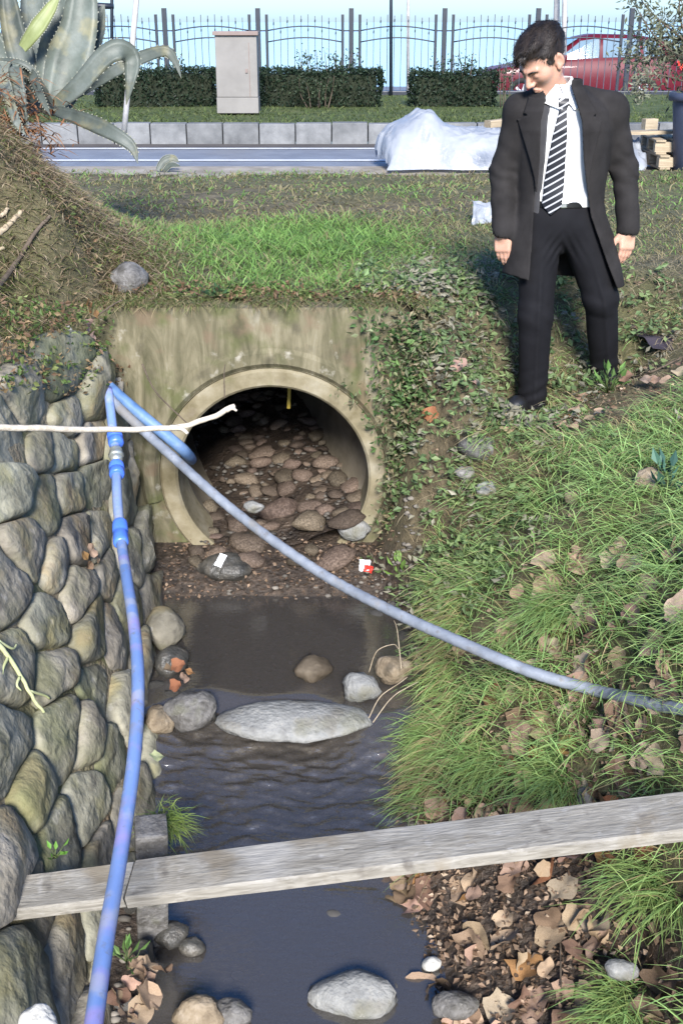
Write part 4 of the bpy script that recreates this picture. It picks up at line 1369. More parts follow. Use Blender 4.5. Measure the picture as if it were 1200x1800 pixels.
M['dull_metal'] = mat_noise('dull_metal', [(0.3, (0.35, 0.38, 0.36)), (0.7, (0.55, 0.58, 0.55))], 20, 0.4, metal=.7)

bp = empty('water_pipe', tuple(wall_hit(215, 940) or (0, 0, 0)), 'bright blue water pipe with couplings running down along the boulder wall', 'pipe')
# the pipe path: (px, py, distance along the view axis)
PP = [(152, 1880, 2.25), (165, 1800, 2.36), (188, 1640, 2.62), (212, 1500, 2.90), (236, 1330, 3.24), (243, 1200, 3.55), (236, 1100, 3.85), (222, 1010, 4.20), (212, 940, 4.50), (206, 870, 4.72), (204, 800, 4.92), (198, 750, 5.02), (190, 682, 5.14)]
path = spline([at_d(*q) for q in PP], 90)
tube('pipe', path, 0.0205, M['blue'], bp, 14)
for (q0, q1, rr, nm, mt) in (((213, 957, 4.44), (211, 918, 4.56), .031, 'coupling', 'fitting'), ((206, 836, 4.82), (205, 816, 4.88), .033, 'coupling', 'fitting'), ((205, 782, 4.96), (201, 760, 5.005), .034, 'coupling', 'fitting')):
    a, b = np.array(at_d(*q0)), np.array(at_d(*q1))
    ts = np.array([0, .06, .14, .45, .5, .55, .86, .94, 1.0]); rs_ = rr * np.array([.80, .98, 1, 1.0, .86, 1.0, 1, .98, .80])
    tube(nm, a + np.outer(ts, b - a), rs_, M[mt], bp, 12)
a, b = np.array(at_d(205, 812, 4.89)), np.array(at_d(204, 788, 4.95))
tube('valve_body', a + np.outer(np.linspace(0, 1, 6), b - a), [.022, .029, .024, .024, .029, .022], M['dull_metal'], bp, 12)
tube('valve_nut', a + np.outer([.35, .4, .6, .65], b - a), [.028, .034, .034, .028], M['dull_metal'], bp, 6)

HPTS = [(166, 650, 5.10), (186, 684, 5.13), (205, 712, 5.12), (300, 800, 5.0), (420, 905, 4.85), (560, 1005, 4.60), (690, 1075, 4.35), (800, 1125, 4.15), (930, 1180, min(4.0, hit_d(930, 1180, .10))), (1040, 1212, hit_d(1040, 1212, .07)), (1100, 1226, hit_d(1100, 1226, .04)), (1160, 1240, hit_d(1160, 1240, .03)), (1230, 1250, hit_d(1230, 1250, .02)), (1330, 1262, hit_d(1330, 1262, .02)), (1480, 1270, hit_d(1480, 1270, .02))]
hp = spline([at_d(*q) for q in HPTS], 260)
ho = tube('garden_hose', hp, 0.0215, M['hose'], None, 16, lobes=2, lobe_amp=0.045, twist=150)
tag(ho, 'long grey-blue ribbed hose slung diagonally across the stream', 'hose')
tp = spline([at_d(*q) for q in [(150, 640, 5.10), (200, 688, 5.16), (255, 735, 5.20), (312, 782, 5.24), (330, 800, 5.34), (336, 808, 5.5)]], 50)
tag(tube('drain_pipe', tp, 0.028, M['hose_blue'], None, 14), 'thick dusty blue pipe entering the culvert mouth', 'pipe')

# ================================================================== wood
M['plank'] = mat_noise('weathered_plank', [(0.3, (0.16, 0.148, 0.125)), (0.5, (0.245, 0.23, 0.20)), (0.7, (0.33, 0.315, 0.28))], 6, 0.85, 0.5, 16, stretch=(1.4, 8, 8), distort=1.2,
                       spots=[((0.36, 0.35, 0.33), 4, 0.53, 0.6), ((0.17, 0.135, 0.085), 6, 0.56, 0.55), ((0.09, 0.08, 0.07), 16, 0.62, 0.6), ((0.40, 0.39, 0.37), 22, 0.62, 0.5)], bdist=0.006)
M['dead_wood'] = mat_noise('bleached_wood', [(0.3, (0.42, 0.36, 0.28)), (0.7, (0.66, 0.60, 0.50))], 14, 0.8, 0.5, 50, stretch=(1, 4, 4), bdist=.004)
M['dark_wood'] = mat_noise('dark_twig', [(0.3, (0.05, 0.04, 0.03)), (0.7, (0.13, 0.10, 0.075))], 14, 0.9, 0.4, 60)
M['grey_stick'] = mat_noise('grey_stick', [(0.3, (0.30, 0.29, 0.28)), (0.7, (0.46, 0.45, 0.44))], 10, 0.7, 0.2, 60)
M['pallet'] = mat_noise('pallet_wood', [(0.3, (0.24, 0.19, 0.13)), (0.7, (0.42, 0.35, 0.25))], 8, 0.85, 0.4, 20, stretch=(.5, 6, 6))


def plank(name, p0, p1, w, t, mat, roll=0.0, parent=None, seed=0):
    p0, p1 = Vector(p0), Vector(p1)
    L = (p1 - p0).length
    n = max(6, int(L / .06))
    ax = (p1 - p0).normalized()
    side = ax.cross(Vector((0, 0, 1))).normalized()
    up = side.cross(ax)
    side, up = side * math.cos(roll) + up * math.sin(roll), up * math.cos(roll) - side * math.sin(roll)
    prof = [(-.5, -.5), (-.5, .36), (-.46, .5), (-.2, .5), (.1, .5), (.46, .5), (.5, .36), (.5, -.5)]
    V, F = [], []
    for i in range(n + 1):
        for (a, b) in prof:
            x = i / n * L
            e = .004 * mnoise.noise(Vector((x * 3, a * 2 + seed, b))) + .0025 * mnoise.noise(Vector((x * 14, a * 3, b * 3 + seed)))
            V.append((x, a * w + e, b * t + e * 1.2))
    m = len(prof)
    for i in range(n):
        for k in range(m):
            F.append((i * m + k, i * m + (k + 1) % m, (i + 1) * m + (k + 1) % m, (i + 1) * m + k))
    V.append((0, 0, 0)); V.append((L, 0, 0))
    T = [(len(V) - 2, k, (k + 1) % m) for k in range(m)] + [(len(V) - 1, n * m + (k + 1) % m, n * m + k) for k in range(m)]
    o = obj_np(name, np.array(V), [np.array(F)[:, ::-1], np.array(T)[:, ::-1]], mat, None, smooth=False)
    R = Matrix((ax, side, up)).transposed().to_4x4()
    o.matrix_basis = Matrix.Translation(p0) @ R
    if parent: o.parent = parent
    return o


def wall_d(px, py, off=0.0):
    p = wall_hit(px, py)
    return p.y * CP - (p.z - CAM_Z) * SP - off


c0, b1 = at_d(30, 1577, wall_d(30, 1577, .05)), at_d(1275, 1424, 3.02)
b0, c1 = c0.lerp(b1, .172), c0.lerp(b1, .169)
pk = plank('plank', b0, b1, 0.160, 0.036, M['plank'], seed=3)
tag(pk, 'long grey weathered plank laid across the stream', 'plank')
tag(plank('plank', c0, c1, 0.150, 0.034, M['plank'], seed=9), 'short dirty plank end butted against the blue pipe and boulders', 'plank')


def stick(name, pts, r0, r1, mat, label, cat='stick', n=40, seg=8, forks=(), group=None):
    root = empty(name, tuple(at_d(*pts[0])), label, cat, group)
    path = spline([at_d(*q) for q in pts], n)
    wob = np.array([[mnoise.noise(Vector((i * .35, k * 9, r0 * 999))) for k in range(3)] for i in range(n)]) * r0 * .35
    rad = np.linspace(r0, r1, n) * (1 + .12 * np.array([mnoise.noise(Vector((i * .8, 5, r0 * 99))) for i in range(n)]))
    tube('stem', path + wob, rad, mat, root, seg)
    for fk in forks:
        fp = spline([at_d(*q) for q in fk[0]], 10)
        tube('twig', fp, np.linspace(fk[1], fk[1] * .5, 10), mat, root, 6)
    return root


stick('branch', [(-60, 752, 3.7), (60, 752, 3.9), (180, 756, 4.15), (300, 752, 4.36), (360, 738, 4.38), (412, 714, 4.40)], .0115, .0105, M['dead_wood'],
      'long pale barkless branch jutting level from the boulder wall', 'branch', forks=[([(300, 752, 4.36), (318, 753, 4.35), (330, 762, 4.33)], .013), ([(398, 722, 4.39), (408, 718, 4.38), (416, 722, 4.37)], .009)])
stick('driftwood', [(a_, b_, hit_d(a_, b_, .03)) for a_, b_ in ((-30, 425), (5, 405), (38, 372))], .017, .011, M['pallet'], 'bleached split driftwood on top of the boulder wall', 'wood')
stick('driftwood', [(a_, b_, hit_d(a_, b_, .03)) for a_, b_ in ((-25, 385), (4, 378), (14, 366))], .011, .008, M['pallet'], 'small bleached stub beside the split driftwood', 'wood')
stick('driftwood', [(a_, b_, hit_d(a_, b_, .03)) for a_, b_ in ((-20, 440), (8, 436))], .010, .008, M['pallet'], 'bleached stub just under the split driftwood', 'wood')
stick('twig', [(a_, b_, hit_d(a_, b_, .05)) for a_, b_ in ((-10, 515), (30, 460), (60, 412), (88, 380))], .013, .008, M['dark_wood'], 'dark straight twig leaning over the dry mound', 'twig')
stick('cable_strip', [(120, 575, 5.25), (150, 625, 5.18), (172, 658, 5.15), (190, 684, 5.12)], .012, .010, M['grey_stick'], 'pale grey strip running down to the top of the blue pipe', 'cable')
stick('twig', [(148, 571, 5.2), (200, 535, 5.25), (215, 528, 5.27)], .005, .003, M['dark_wood'], 'thin dark twig across the corner of the headwall', 'twig')
stick('stake', [(px_q, py_q, hit_d(px_q, py_q, .05)) for px_q, py_q in ((1092, 1200), (1100, 1260), (1118, 1330), (1135, 1402))], .009, .007, M['dark_wood'], 'lichen-covered stick lying over the hose on the grass', 'stick',
      forks=[([(a_, b_, hit_d(a_, b_, .06)) for a_, b_ in ((1100, 1250), (1085, 1262), (1080, 1280))], .005), ([(a_, b_, hit_d(a_, b_, .06)) for a_, b_ in ((1112, 1300), (1130, 1290), (1150, 1285))], .004)])
stick('twig', [(858, 1395, hit_d(858, 1395, .03)), (900, 1352, hit_d(900, 1352, .05))], .005, .003, M['dark_wood'], 'short brown twig at the foot of the grassy bank', 'twig')
stick('twig', [(a_, b_, hit_d(a_, b_, .03)) for a_, b_ in ((1090, 668), (1140, 655), (1198, 628))], .006, .004, M['dark_wood'], 'dark twig on the ground behind the man', 'twig')
stick('twig', [(a_, b_, hit_d(a_, b_, .04)) for a_, b_ in ((985, 1735), (984, 1650), (982, 1590))], .003, .002, M['dark_wood'], 'thin dark twig lying on the leaf litter', 'twig')
stick('root', [(250, 640, 5.22), (275, 690, 5.2), (330, 745, 5.18)], .004, .003, M['dark_wood'], 'thin dark root hanging over the headwall', 'root')
stick('root', [(395, 700, 5.22), (394, 660, 5.23), (396, 640, 5.23)], .003, .002, M['dark_wood'], 'short root thread hanging at the pipe mouth', 'root')
for i, pts_ in enumerate(([(648, 1262, 4.0), (668, 1225, 4.05), (700, 1202, 4.08), (716, 1190, 4.1)], [(655, 1270, 3.95), (690, 1225, 4.0), (735, 1198, 4.05)], [(648, 1182, 4.3), (662, 1145, 4.25), (690, 1133, 4.22), (700, 1140, 4.2)], [(705, 1175, 4.2), (698, 1110, 4.3), (692, 1090, 4.35)])):
    stick('dry_stem', pts_, .0022, .0012, M['pallet'], 'pale dry stem arching from the grass over the water', 'stem', 20, 6, group='dry stems over the pool')
ys = M['yellow_weed'] = mat_noise('pale_weed', [(0.3, (0.34, 0.37, 0.17)), (0.7, (0.46, 0.48, 0.28))], 9, .7)
wd_ = lambda pts_q: [(a_, b_, wall_d(a_, b_, .11)) for a_, b_ in pts_q]
stick('weed_sprig', wd_([(-12, 1120), (15, 1155), (40, 1195), (62, 1232), (78, 1252)]), .0085, .005, ys, 'pale yellow-green forked weed sprig over the boulders', 'weed',
      forks=[(wd_(q_), .006) for q_ in ([(15, 1155), (6, 1175), (3, 1205)], [(35, 1190), (30, 1204), (38, 1214)], [(52, 1215), (78, 1222), (88, 1228)], [(-5, 1125), (22, 1140), (30, 1132)])])

# ================================================================== loose stones
def rock_mesh(seed, r, mat, sub=3, rough=.22, flat=.0):
    bm = bmesh.new()
    bmesh.ops.create_icosphere(bm, subdivisions=sub, radius=1.0)
    so = Vector((seed * 3.7, seed * 1.3, seed * 7.1))
    for v in bm.verts:
        n = v.co.normalized()
        e = 1 + rough * mnoise.noise(n * 1.1 + so) + rough * .45 * mnoise.noise(n * 2.6 + so) + rough * .18 * mnoise.noise(n * 6 + so)
        # a few broad facets
        for k in range(5):
            f = Vector((math.sin(seed * 9 + k * 2.3), math.cos(seed * 5 + k * 1.7), math.sin(seed * 2 + k * 3.1))).normalized()
            c = n.dot(f) * e
            if c > .80: e *= 1 - (c - .80) * .55
        v.co = Vector((n.x * r[0], n.y * r[1], n.z * r[2])) * e
    for f in bm.faces: f.smooth = True
    me = bpy.data.meshes.new('stone'); bm.to_mesh(me); bm.free(); me.materials.append(mat)
    return me


def rock(px, py, w, h, mat, label, z=None, ry_=None, d=None, name='stone', cat='stone', seed=None, sink=.25, thick=None, rz=None, group=None, rough=.34, sub=3):
    """w, h: extent in photo pixels; z: level of the ground it sits on at its base"""
    if d is None:
        d = min(hit_d(px, py + h * .40), hit_d(px, py + h * .2)) if z is None or z > .3 and z != .40 else None
        if d is None:
            base = at_z(px, py + h * .45, z)
            d = (base.y * CP - (base.z - CAM_Z) * SP)
    rx = w / 2 * d / FPX
    vis = h * d / FPX                       # seen height, made of top extent and front
    th = thick if thick else vis * .62
    c = at_d(px, py, d)
    ry = ry_ if ry_ else max(rx * .65, vis * .55)
    seed = seed if seed is not None else px * .37 + py * .11
    me = rock_mesh(seed, (rx, ry, th * .75), M[mat], sub=sub, rough=rough)
    o = bpy.data.objects.new(name, me); col.objects.link(o)
    o.location = (c.x, c.y, c.z - th * (sink - .1)); o.rotation_euler = (0, 0, rz if rz is not None else (seed % 1 - .5) * .5)
    return tag(o, label, cat, group)


rock(515, 1262, 275, 72, 'pale_stone', 'broad flat pale grey boulder lying across the stream', z=.16, seed=2.1, rough=.24, thick=.065, rz=.05, sink=.3, ry_=.135)
rock(338, 1242, 92, 78, 'river_stone', 'rounded blue-grey stone beside the broad pale boulder', z=.17, seed=4.2)
rock(280, 1262, 60, 55, 'tan_stone', 'rough tan stone wedged under the rounded blue-grey stone', z=.16, seed=5.1)
rock(632, 1205, 70, 54, 'pale_stone', 'pale olive stone at the outlet of the upper pool', z=.22, seed=6.4)
rock(690, 1172, 62, 52, 'tan_stone', 'brownish stone half under the dry stems', z=.24, seed=7.7)
rock(548, 1173, 62, 52, 'tunnel_stone', 'small brown lumpy stone standing in the upper pool', z=.21, seed=8.8, rough=.4)
rock(288, 1100, 78, 74, 'stone', 'square mossy stone at the foot of the boulder wall by the pool', z=.22, seed=9.3)
rock(302, 1158, 60, 60, 'dark_stone', 'dark jagged stone below the square mossy stone', z=.21, seed=10.3)
rock(622, 926, 64, 42, 'pale_stone', 'pale angular stone in the pipe mouth', z=.40, seed=11.2)
rock(395, 990, 110, 52, 'dark_stone', 'dark flat stone in the mud below the headwall', z=.27, seed=12.4, sink=.35)
rock(625, 1738, 150, 78, 'pale_stone', 'large whitish rounded stone in the lower pool', z=.02, seed=13.3, rough=.30, sink=.5)
rock(758, 1693, 36, 26, 'white_stone', 'small bright white pebble at the pool edge', z=.03, seed=14.9, rough=.12)
rock(352, 1780, 100, 72, 'tan_stone', 'tan rock beside the lower pool', z=.03, seed=15.5)
rock(410, 1778, 70, 60, 'river_stone', 'grey rock touching the tan rock by the lower pool', z=.03, seed=16.1)
rock(335, 1662, 54, 30, 'dark_stone', 'dark wet stone at the edge of the lower pool', z=.03, seed=17.2)
rock(300, 1640, 60, 50, 'dark_stone', 'dark muddy stone under the short plank', z=.04, seed=17.9)
rock(248, 1690, 46, 90, 'dark_stone', 'dark upright stone between pipe and lower pool', z=.05, seed=18.6)
rock(240, 956, 52, 66, 'dark_stone', 'dark rounded stone between blue pipe and headwall foot', z=.25, seed=19.1)
rock(446, 889, 36, 22, 'pale_stone', 'small pale stone on the culvert silt', d=5.75, seed=20.2)
rock(655, 1668, 70, 26, 'river_stone', 'submerged pale stone under the pool surface', z=-.04, seed=21.7)
rock(935, 1520, 105, 44, 'river_stone', 'grey flat stone under the long plank', z=.17, seed=22.6)
rock(1130, 1545, 62, 48, 'river_stone', 'grey stone in grass below the plank', z=.46, seed=23.4)
rock(1092, 1702, 60, 40, 'pale_stone', 'grey-white stone at the edge of the grass', z=.30, seed=24.4)
rock(1030, 1398, 40, 36, 'river_stone', 'small grey stone just above the plank', z=.42, seed=25.6)
rock(798, 1765, 84, 56, 'river_stone', 'layered grey stone among leaves', z=.06, seed=26.5, rough=.35)
rock(860, 858, 46, 32, 'pale_stone', 'pale stone in bank grass below the man', z=.85, seed=27.2)
rock(850, 775, 80, 56, 'river_stone', 'grey stone set in the slope under the forward shoe', z=.88, seed=28.1, sink=.5)
rock(822, 826, 44, 34, 'river_stone', 'small grey stone in the weeds beside the pale stone', z=.72, seed=28.9, sink=.4)
rock(1145, 838, 60, 50, 'tan_stone', 'tan stone among grass at the edge of the bank', z=1.10, seed=29.5, sink=.4)
rock(1015, 868, 52, 30, 'tan_stone', 'low tan stone among bank grass', z=1.0, seed=29.9, sink=.4)
rock(228, 486, 70, 62, 'river_stone', 'rounded grey rock on the dry mound above the headwall', z=1.72, seed=30.4)
rock(66, 1788, 74, 48, 'white_stone', 'jagged white stone at the foot of the boulder wall', d=2.75, seed=31.3, rough=.45)
cb = box_bm((.10, .10, .50), (0, 0, -.185), bevel=.008); co = obj_bm('concrete_block', cb, M['river_stone']); co.location = at_d(266, 1478, 3.55); co.rotation_euler = (.1, .05, .2)
tag(co, 'small square concrete block beside the blue pipe', 'block')

# stones strewn over the culvert floor, largest first
rt = np.random.default_rng(31)
placed = []
tm = [rock_mesh(40 + i * 1.7, (1, .85, .62), M['tunnel_stone'], sub=2, rough=.55) for i in range(7)]


def bedz(x, y): return .36 + .02 * (y - 5.3) + .13 * float(sstep(-.1, .4, x - xcy(y))) - .10 * float(sstep(-.1, -.35, x - xcy(y))) * float(sstep(5.6, 6.2, y))


for i in range(900):
    if len(placed) >= 150: break
    y = 5.12 + 2.6 * rt.random() ** 1.3; xo = rt.uniform(-.40, .44); x = float(xcy(y)) + xo
    r = rt.uniform(.022, .062) * (1 if i > 120 else 1.25) * (1.35 if y < 5.75 else 1)
    if y > 5.7 and xo < -.12 and rt.random() < .8: continue
    if any((x - a) ** 2 + (y - b) ** 2 < (r + c) ** 2 * .55 for a, b, c in placed): continue
    placed.append((x, y, r))
    o = bpy.data.objects.new('stone', tm[i % 7]); col.objects.link(o)
    z = bedz(x, y) if y > 5.25 else float(hgt(x, y))
    o.location = (x, y, z + r * rt.uniform(-.15, .25)); o.scale = (r * rt.uniform(.9, 1.3), r, r * rt.uniform(.7, 1.1)); o.rotation_euler = (rt.uniform(-.3, .3), rt.uniform(-.3, .3), rt.uniform(0, 6.3))
    zone = 'on the mud before the pipe mouth' if y < 5.28 else 'just inside the pipe mouth' if y < 5.8 else 'halfway into the culvert' if y < 6.6 else 'deep inside the culvert'
    tag(o, ('large' if r > .055 else 'medium' if r > .036 else 'small') + ' brown stone lying ' + zone + (' by the lit wall' if xo > .1 else ' on the dark side' if xo < -.12 else ' in the middle'), 'stone', 'stones on the culvert floor')
# stones along the water's edge
em = [rock_mesh(70 + i * 1.3, (1, .85, .6), M['river_stone'] if i % 2 else M['dark_stone'], sub=2, rough=.28) for i in range(6)]
placed2 = []
for i in range(500):
    if len(placed2) >= 46: break
    y = rt.uniform(2.45, 4.95)
    x = float(xf_(y)) + rt.uniform(.0, .12) if rt.random() < .55 else float(xr_(y)) + rt.uniform(-.10, .10)
    r = rt.uniform(.018, .045)
    if any((x - a) ** 2 + (y - b) ** 2 < (r + c) ** 2 for a, b, c in placed2): continue
    placed2.append((x, y, r))
    o = bpy.data.objects.new('stone', em[i % 6]); col.objects.link(o)
    o.location = (x, y, max(float(hgt(x, y)), float(zwat(y)) - .02) + r * .2); o.scale = (r * rt.uniform(1, 1.4), r, r); o.rotation_euler = (0, 0, rt.uniform(0, 6.3))
    side_ = x < -.3
    zn = 'by the lower pool' if y < 3.1 else 'by the rapids' if y < 3.95 else 'by the upper pool'
    tag(o, ('grey ' if (i % 6) % 2 else 'dark wet ') + ('pebble ' if r < .03 else 'stone ') + ('under the boulder wall ' if side_ else 'under the grassy bank ') + zn, 'stone', 'stones under the boulder wall' if side_ else 'stones under the grassy bank')

# gravel under the water
gv, gf, go_ = [], [], 0
ico = bmesh.new(); bmesh.ops.create_icosphere(ico, subdivisions=1, radius=1); ico.verts.ensure_lookup_table()
iv = np.array([v.co for v in ico.verts]); if_ = np.array([[v.index for v in f.verts] for f in ico.faces]); ico.free()
gcn = []
for i in range(4200):
    y = (rt.uniform(2.3, 5.05) if i % 2 else rt.uniform(3.1, 4.0)) if i < 3500 else rt.uniform(5.25, 8.0)
    if i < 3500:
        lo_, hi_ = float(xf_(y)) - .02, float(xr_(y)) + .18
        x = rt.uniform(lo_, hi_) if rt.random() < .6 else hi_ - abs(rt.normal()) * .14
        z = float(hgt(x, y))
    else:
        x = float(xcy(y)) + rt.uniform(-.42, .45); z = bedz(x, y)
    r = rt.uniform(.006, .018)
    gv.append(iv * (1 + rt.normal(size=iv.shape) * .12) * np.array([r * rt.uniform(.8, 1.5), r, r * .6]) + (x, y, z + r * .1)); gf.append(if_ + go_); go_ += len(iv)
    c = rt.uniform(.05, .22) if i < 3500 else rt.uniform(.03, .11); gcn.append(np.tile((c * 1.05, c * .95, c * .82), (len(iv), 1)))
M['gravel'] = mat_tint('gravel', .7, 0)
tag(obj_np('gravel', np.concatenate(gv), np.concatenate(gf), M['gravel'], cols=np.concatenate(gcn)), 'brown gravel scattered over the stream bed', kind='stuff')

# litter -----------------------------------------------------------
M['plastic_white'] = mat_noise('white_plastic', [(0.3, (0.75, 0.77, 0.80)), (0.7, (0.85, 0.86, 0.88))], 6, .45)
M['red'] = mat_noise('red_print', [(0.3, (0.55, 0.03, 0.02)), (0.7, (0.7, 0.06, 0.04))], 6, .45)


def crumple(name, c, sx, sy, mat, seed, parent=None, n=7, amp=.4, rot=(0, 0, 0)):
    V, F = [], []
    for i in range(n):
        for j in range(n):
            u, v = i / (n - 1) - .5, j / (n - 1) - .5
            V.append((u * sx, v * sy, amp * sx * mnoise.noise(Vector((u * 3 + seed, v * 3, seed)))))
    for i in range(n - 1):
        for j in range(n - 1): F.append((i * n + j, i * n + j + 1, (i + 1) * n + j + 1, (i + 1) * n + j))
    o = obj_np(name, np.array(V), np.array(F), mat, None, smooth=False)
    md = o.modifiers.new('thickness', 'SOLIDIFY'); md.thickness = .002
    o.location = c; o.rotation_euler = rot
    if parent: o.parent = parent
    return o


wr = empty('wrapper', tuple(at_d(641, 994, 5.02)), 'crumpled red and white wrapper caught in the weeds by the pool', 'wrapper')
o = crumple('foil', (0, 0, 0), .05, .05, M['plastic_white'], 3, wr, rot=(1.0, .2, .3)); o = crumple('print', (.015, -.01, -.012), .04, .03, M['red'], 5, wr, rot=(1.0, .4, .2))
tag(crumple('paper_scrap', at_d(388, 985, 4.93), .035, .06, M['plastic_white'], 8, rot=(.7, .1, -.5), amp=.15), 'small white paper scrap on the mud before the culvert', 'paper')
M['yellow'] = mat_noise('yellow_strap', [(0.3, (0.30, 0.22, 0.03)), (0.7, (0.38, 0.28, 0.05))], 6, .5)
sb = box_bm((.018, .006, .15), bevel=.002); so_ = obj_bm('strap', sb, M['yellow']); so_.location = at_d(508, 694, 5.9); so_.rotation_euler = (0, .05, 0)
tag(so_, 'yellow strap hanging inside the top of the culvert', 'strap')

# ================================================================== roadside objects
cab = at_y(420, 185, 16.4)
ca = empty('utility_cabinet', (cab.x, cab.y, Z_VG + .02), 'plain beige utility cabinet with brown lid behind the kerb', 'cabinet')
wpx = 72 * cab.y / ray(420, 120).y / FPX; hz_ = at_y(420, 62, 16.4).z - ca.location.z


def part_box(name, size, loc, mat, root, bevel=.006, rot=None):
    o = obj_bm(name, box_bm(size, loc, rot, bevel), mat, None); o.parent = root; return o


part_box('base', (wpx + .01, .38, .20), (0, 0, .10), M['cabinet'], ca)
part_box('body', (wpx, .36, hz_ - .205), (0, 0, .205 + (hz_ - .205) / 2), M['cabinet'], ca)
part_box('lid', (wpx + .05, .44, .05), (0, 0, hz_ + .026), M['cabinet_lid'], ca)
part_box('door_edge', (.008, .012, hz_ * .7), (wpx * .31, -.183, hz_ * .56), M['cabinet_lid'], ca, .001)
part_box('lock', (.03, .02, .05), (wpx * .24, -.187, hz_ * .55), M['cabinet_lid'], ca, .003)

# plastic-covered heap
M['sheet'] = mat_noise('plastic_sheet', [(0.3, (0.35, 0.38, 0.43)), (0.7, (0.47, 0.50, 0.55))], 4, .3, .35, 14, spec=.5, bdist=.03)


def plastic_translucent():
    m = M['sheet']; nt = m.node_tree; b = nt.nodes['Principled BSDF']
    tr = nt.nodes.new('ShaderNodeBsdfTranslucent'); tr.inputs[0].default_value = (.35, .38, .45, 1)
    mx = nt.nodes.new('ShaderNodeMixShader'); mx.inputs[0].default_value = .35
    nt.links.new(b.outputs[0], mx.inputs[1]); nt.links.new(tr.outputs[0], mx.inputs[2]); nt.links.new(mx.outputs[0], nt.nodes['Material Output'].inputs[0])


plastic_translucent()


def heap():
    c = at_z(905, 296, 1.49); L = 2.55; nx_, ny_ = 150, 64
    prof = pl([-.5, -.49, -.45, -.40, -.35, -.31, -.27, -.20, -.1, .0, .15, .30, .42, .49, .5], [.0, .20, .34, .42, .52, .50, .37, .31, .30, .28, .32, .30, .26, .10, .0])
    V = []
    for i in range(nx_):
        for j in range(ny_):
            u, v = i / (nx_ - 1) - .5, j / (ny_ - 1) - .5
            pr = (1 - min(1, abs(v) * 2) ** 3.0)
            base = float(prof(u)) * pr
            cr = abs(mnoise.noise(Vector((u * 9, v * 4, 1.3)))) * .20 + abs(mnoise.noise(Vector((u * 22, v * 9, 4.3)))) * .14 + abs(mnoise.noise(Vector((u * 45, v * 20, 2)))) * .05 + abs(mnoise.noise(Vector((u * 90, v * 34, 5)))) * .03
            for (kx, ky, ph, am) in ((14, 9, .3, .05), (-19, 13, 1.2, .045), (31, -8, 2.2, .03), (8, 26, .9, .03), (-40, -22, 3.0, .018)):
                wp = 2.2 * mnoise.noise(Vector((u * 5, v * 3, ph)))
                cr += am * (1 - abs(math.sin(kx * u * 1.5 + ky * v + ph + wp))) ** 3 * 2.6
            V.append((u * L + .10 * mnoise.noise(Vector((v * 4, u * 3, 9))), v * 1.0 + .10 * mnoise.noise(Vector((u * 5, v * 2, 7))), max(base * (1 - .55 * cr / .2 * .5) + cr * .55 * pr - .01, -.03) * 1.05))
    F = [(i * ny_ + j, (i + 1) * ny_ + j, (i + 1) * ny_ + j + 1, i * ny_ + j + 1) for i in range(nx_ - 1) for j in range(ny_ - 1)]
    o = obj_np('plastic_sheet', np.array(V), np.array(F), M['sheet'], None, smooth=True)
    o.location = (c.x, c.y + .45, 1.49); o.rotation_euler = (0, 0, -.03)
    tag(o, 'crumpled white plastic sheet draped over a low heap', 'plastic sheet')
    o2 = crumple('plastic_scrap', at_z(850, 398, 1.50) + Vector((0, 0, .05)), .20, .28, M['sheet'], 11, n=12, amp=.35, rot=(.9, .3, .2))
    tag(o2, 'torn white plastic scrap on the grass beside the man', 'plastic sheet')


heap()


def pallet(x, y, z, w, d, label, rz=0.0, group=None):
    r = empty('pallet', (x, y, z), label, 'pallet', group); r.rotation_euler = (0, 0, rz)
    for k in range(3): part_box('bearer', (w, .09, .09), (0, (k - 1) * d * .42, .065), M['pallet'], r, .004)
    for k in range(3): part_box('bottom_board', (.10, d, .02), ((k - 1) * w * .45, 0, .01), M['pallet'], r, .003)
    for k in range(7): part_box('deck_board', (.095, d, .02), (-w / 2 + .05 + k * (w - .1) / 6, 0, .122), M['pallet'], r, .003)
    return r


c = at_z(1185, 300, 1.49)
pallet(c.x + .45, c.y + .5, 1.49, 1.2, .8, 'lower wooden pallet at the end of the plastic sheet', .04)
pallet(c.x + .45, c.y + .52, 1.49 + .134, 1.2, .8, 'upper wooden pallet at the end of the plastic sheet', -.05)
q = at_z(1130, 236, 1.78)
tag(plank('board', (q.x - .35, c.y + .35, 1.80), (q.x + .55, c.y + .45, 1.815), .12, .03, M['pallet'], seed=4), 'loose yellowish board on the stacked pallets', 'board')
q = at_d(868, 218, 10.3)
tag(plank('board', (q.x - .06, q.y, q.z), (q.x + .12, q.y + .1, q.z + .01), .10, .06, M['pallet'], seed=5), 'short wood offcut on the plastic heap beside the man', 'board')
q = at_d(1140, 214, 10.4)
tag(plank('board', (q.x - .05, q.y, q.z - .02), (q.x + .07, q.y + .03, q.z - .02), .08, .09, M['pallet'], seed=6), 'small wood block on the loose yellowish board', 'board')

# potted tree
M['pot'] = mat_noise('dark_pot', [(0.3, (0.035, 0.045, 0.075)), (0.7, (0.06, 0.07, 0.11))], 5, .55)
pb = at_d(1222, 300, 11.0)
px_, py_ = pb.x, pb.y
pt = empty('plant_pot', (px_, py_, 1.47), 'large dark blue-grey plant pot beside the pallets', 'pot')
lathe('body', [(0, 0), (.20, 0), (.215, .02), (.285, .62), (.285, .66)], M['pot'], pt, 28, (px_, py_, 1.47))
lathe('rim', [(.27, .645), (.325, .65), (.33, .69), (.32, .72), (.275, .72), (.262, .64)], M['pot'], pt, 28, (px_, py_, 1.47))
lathe('soil', [(0, .63), (.262, .63), (.270, .60)], M['soil'], pt, 20, (px_, py_, 1.47))

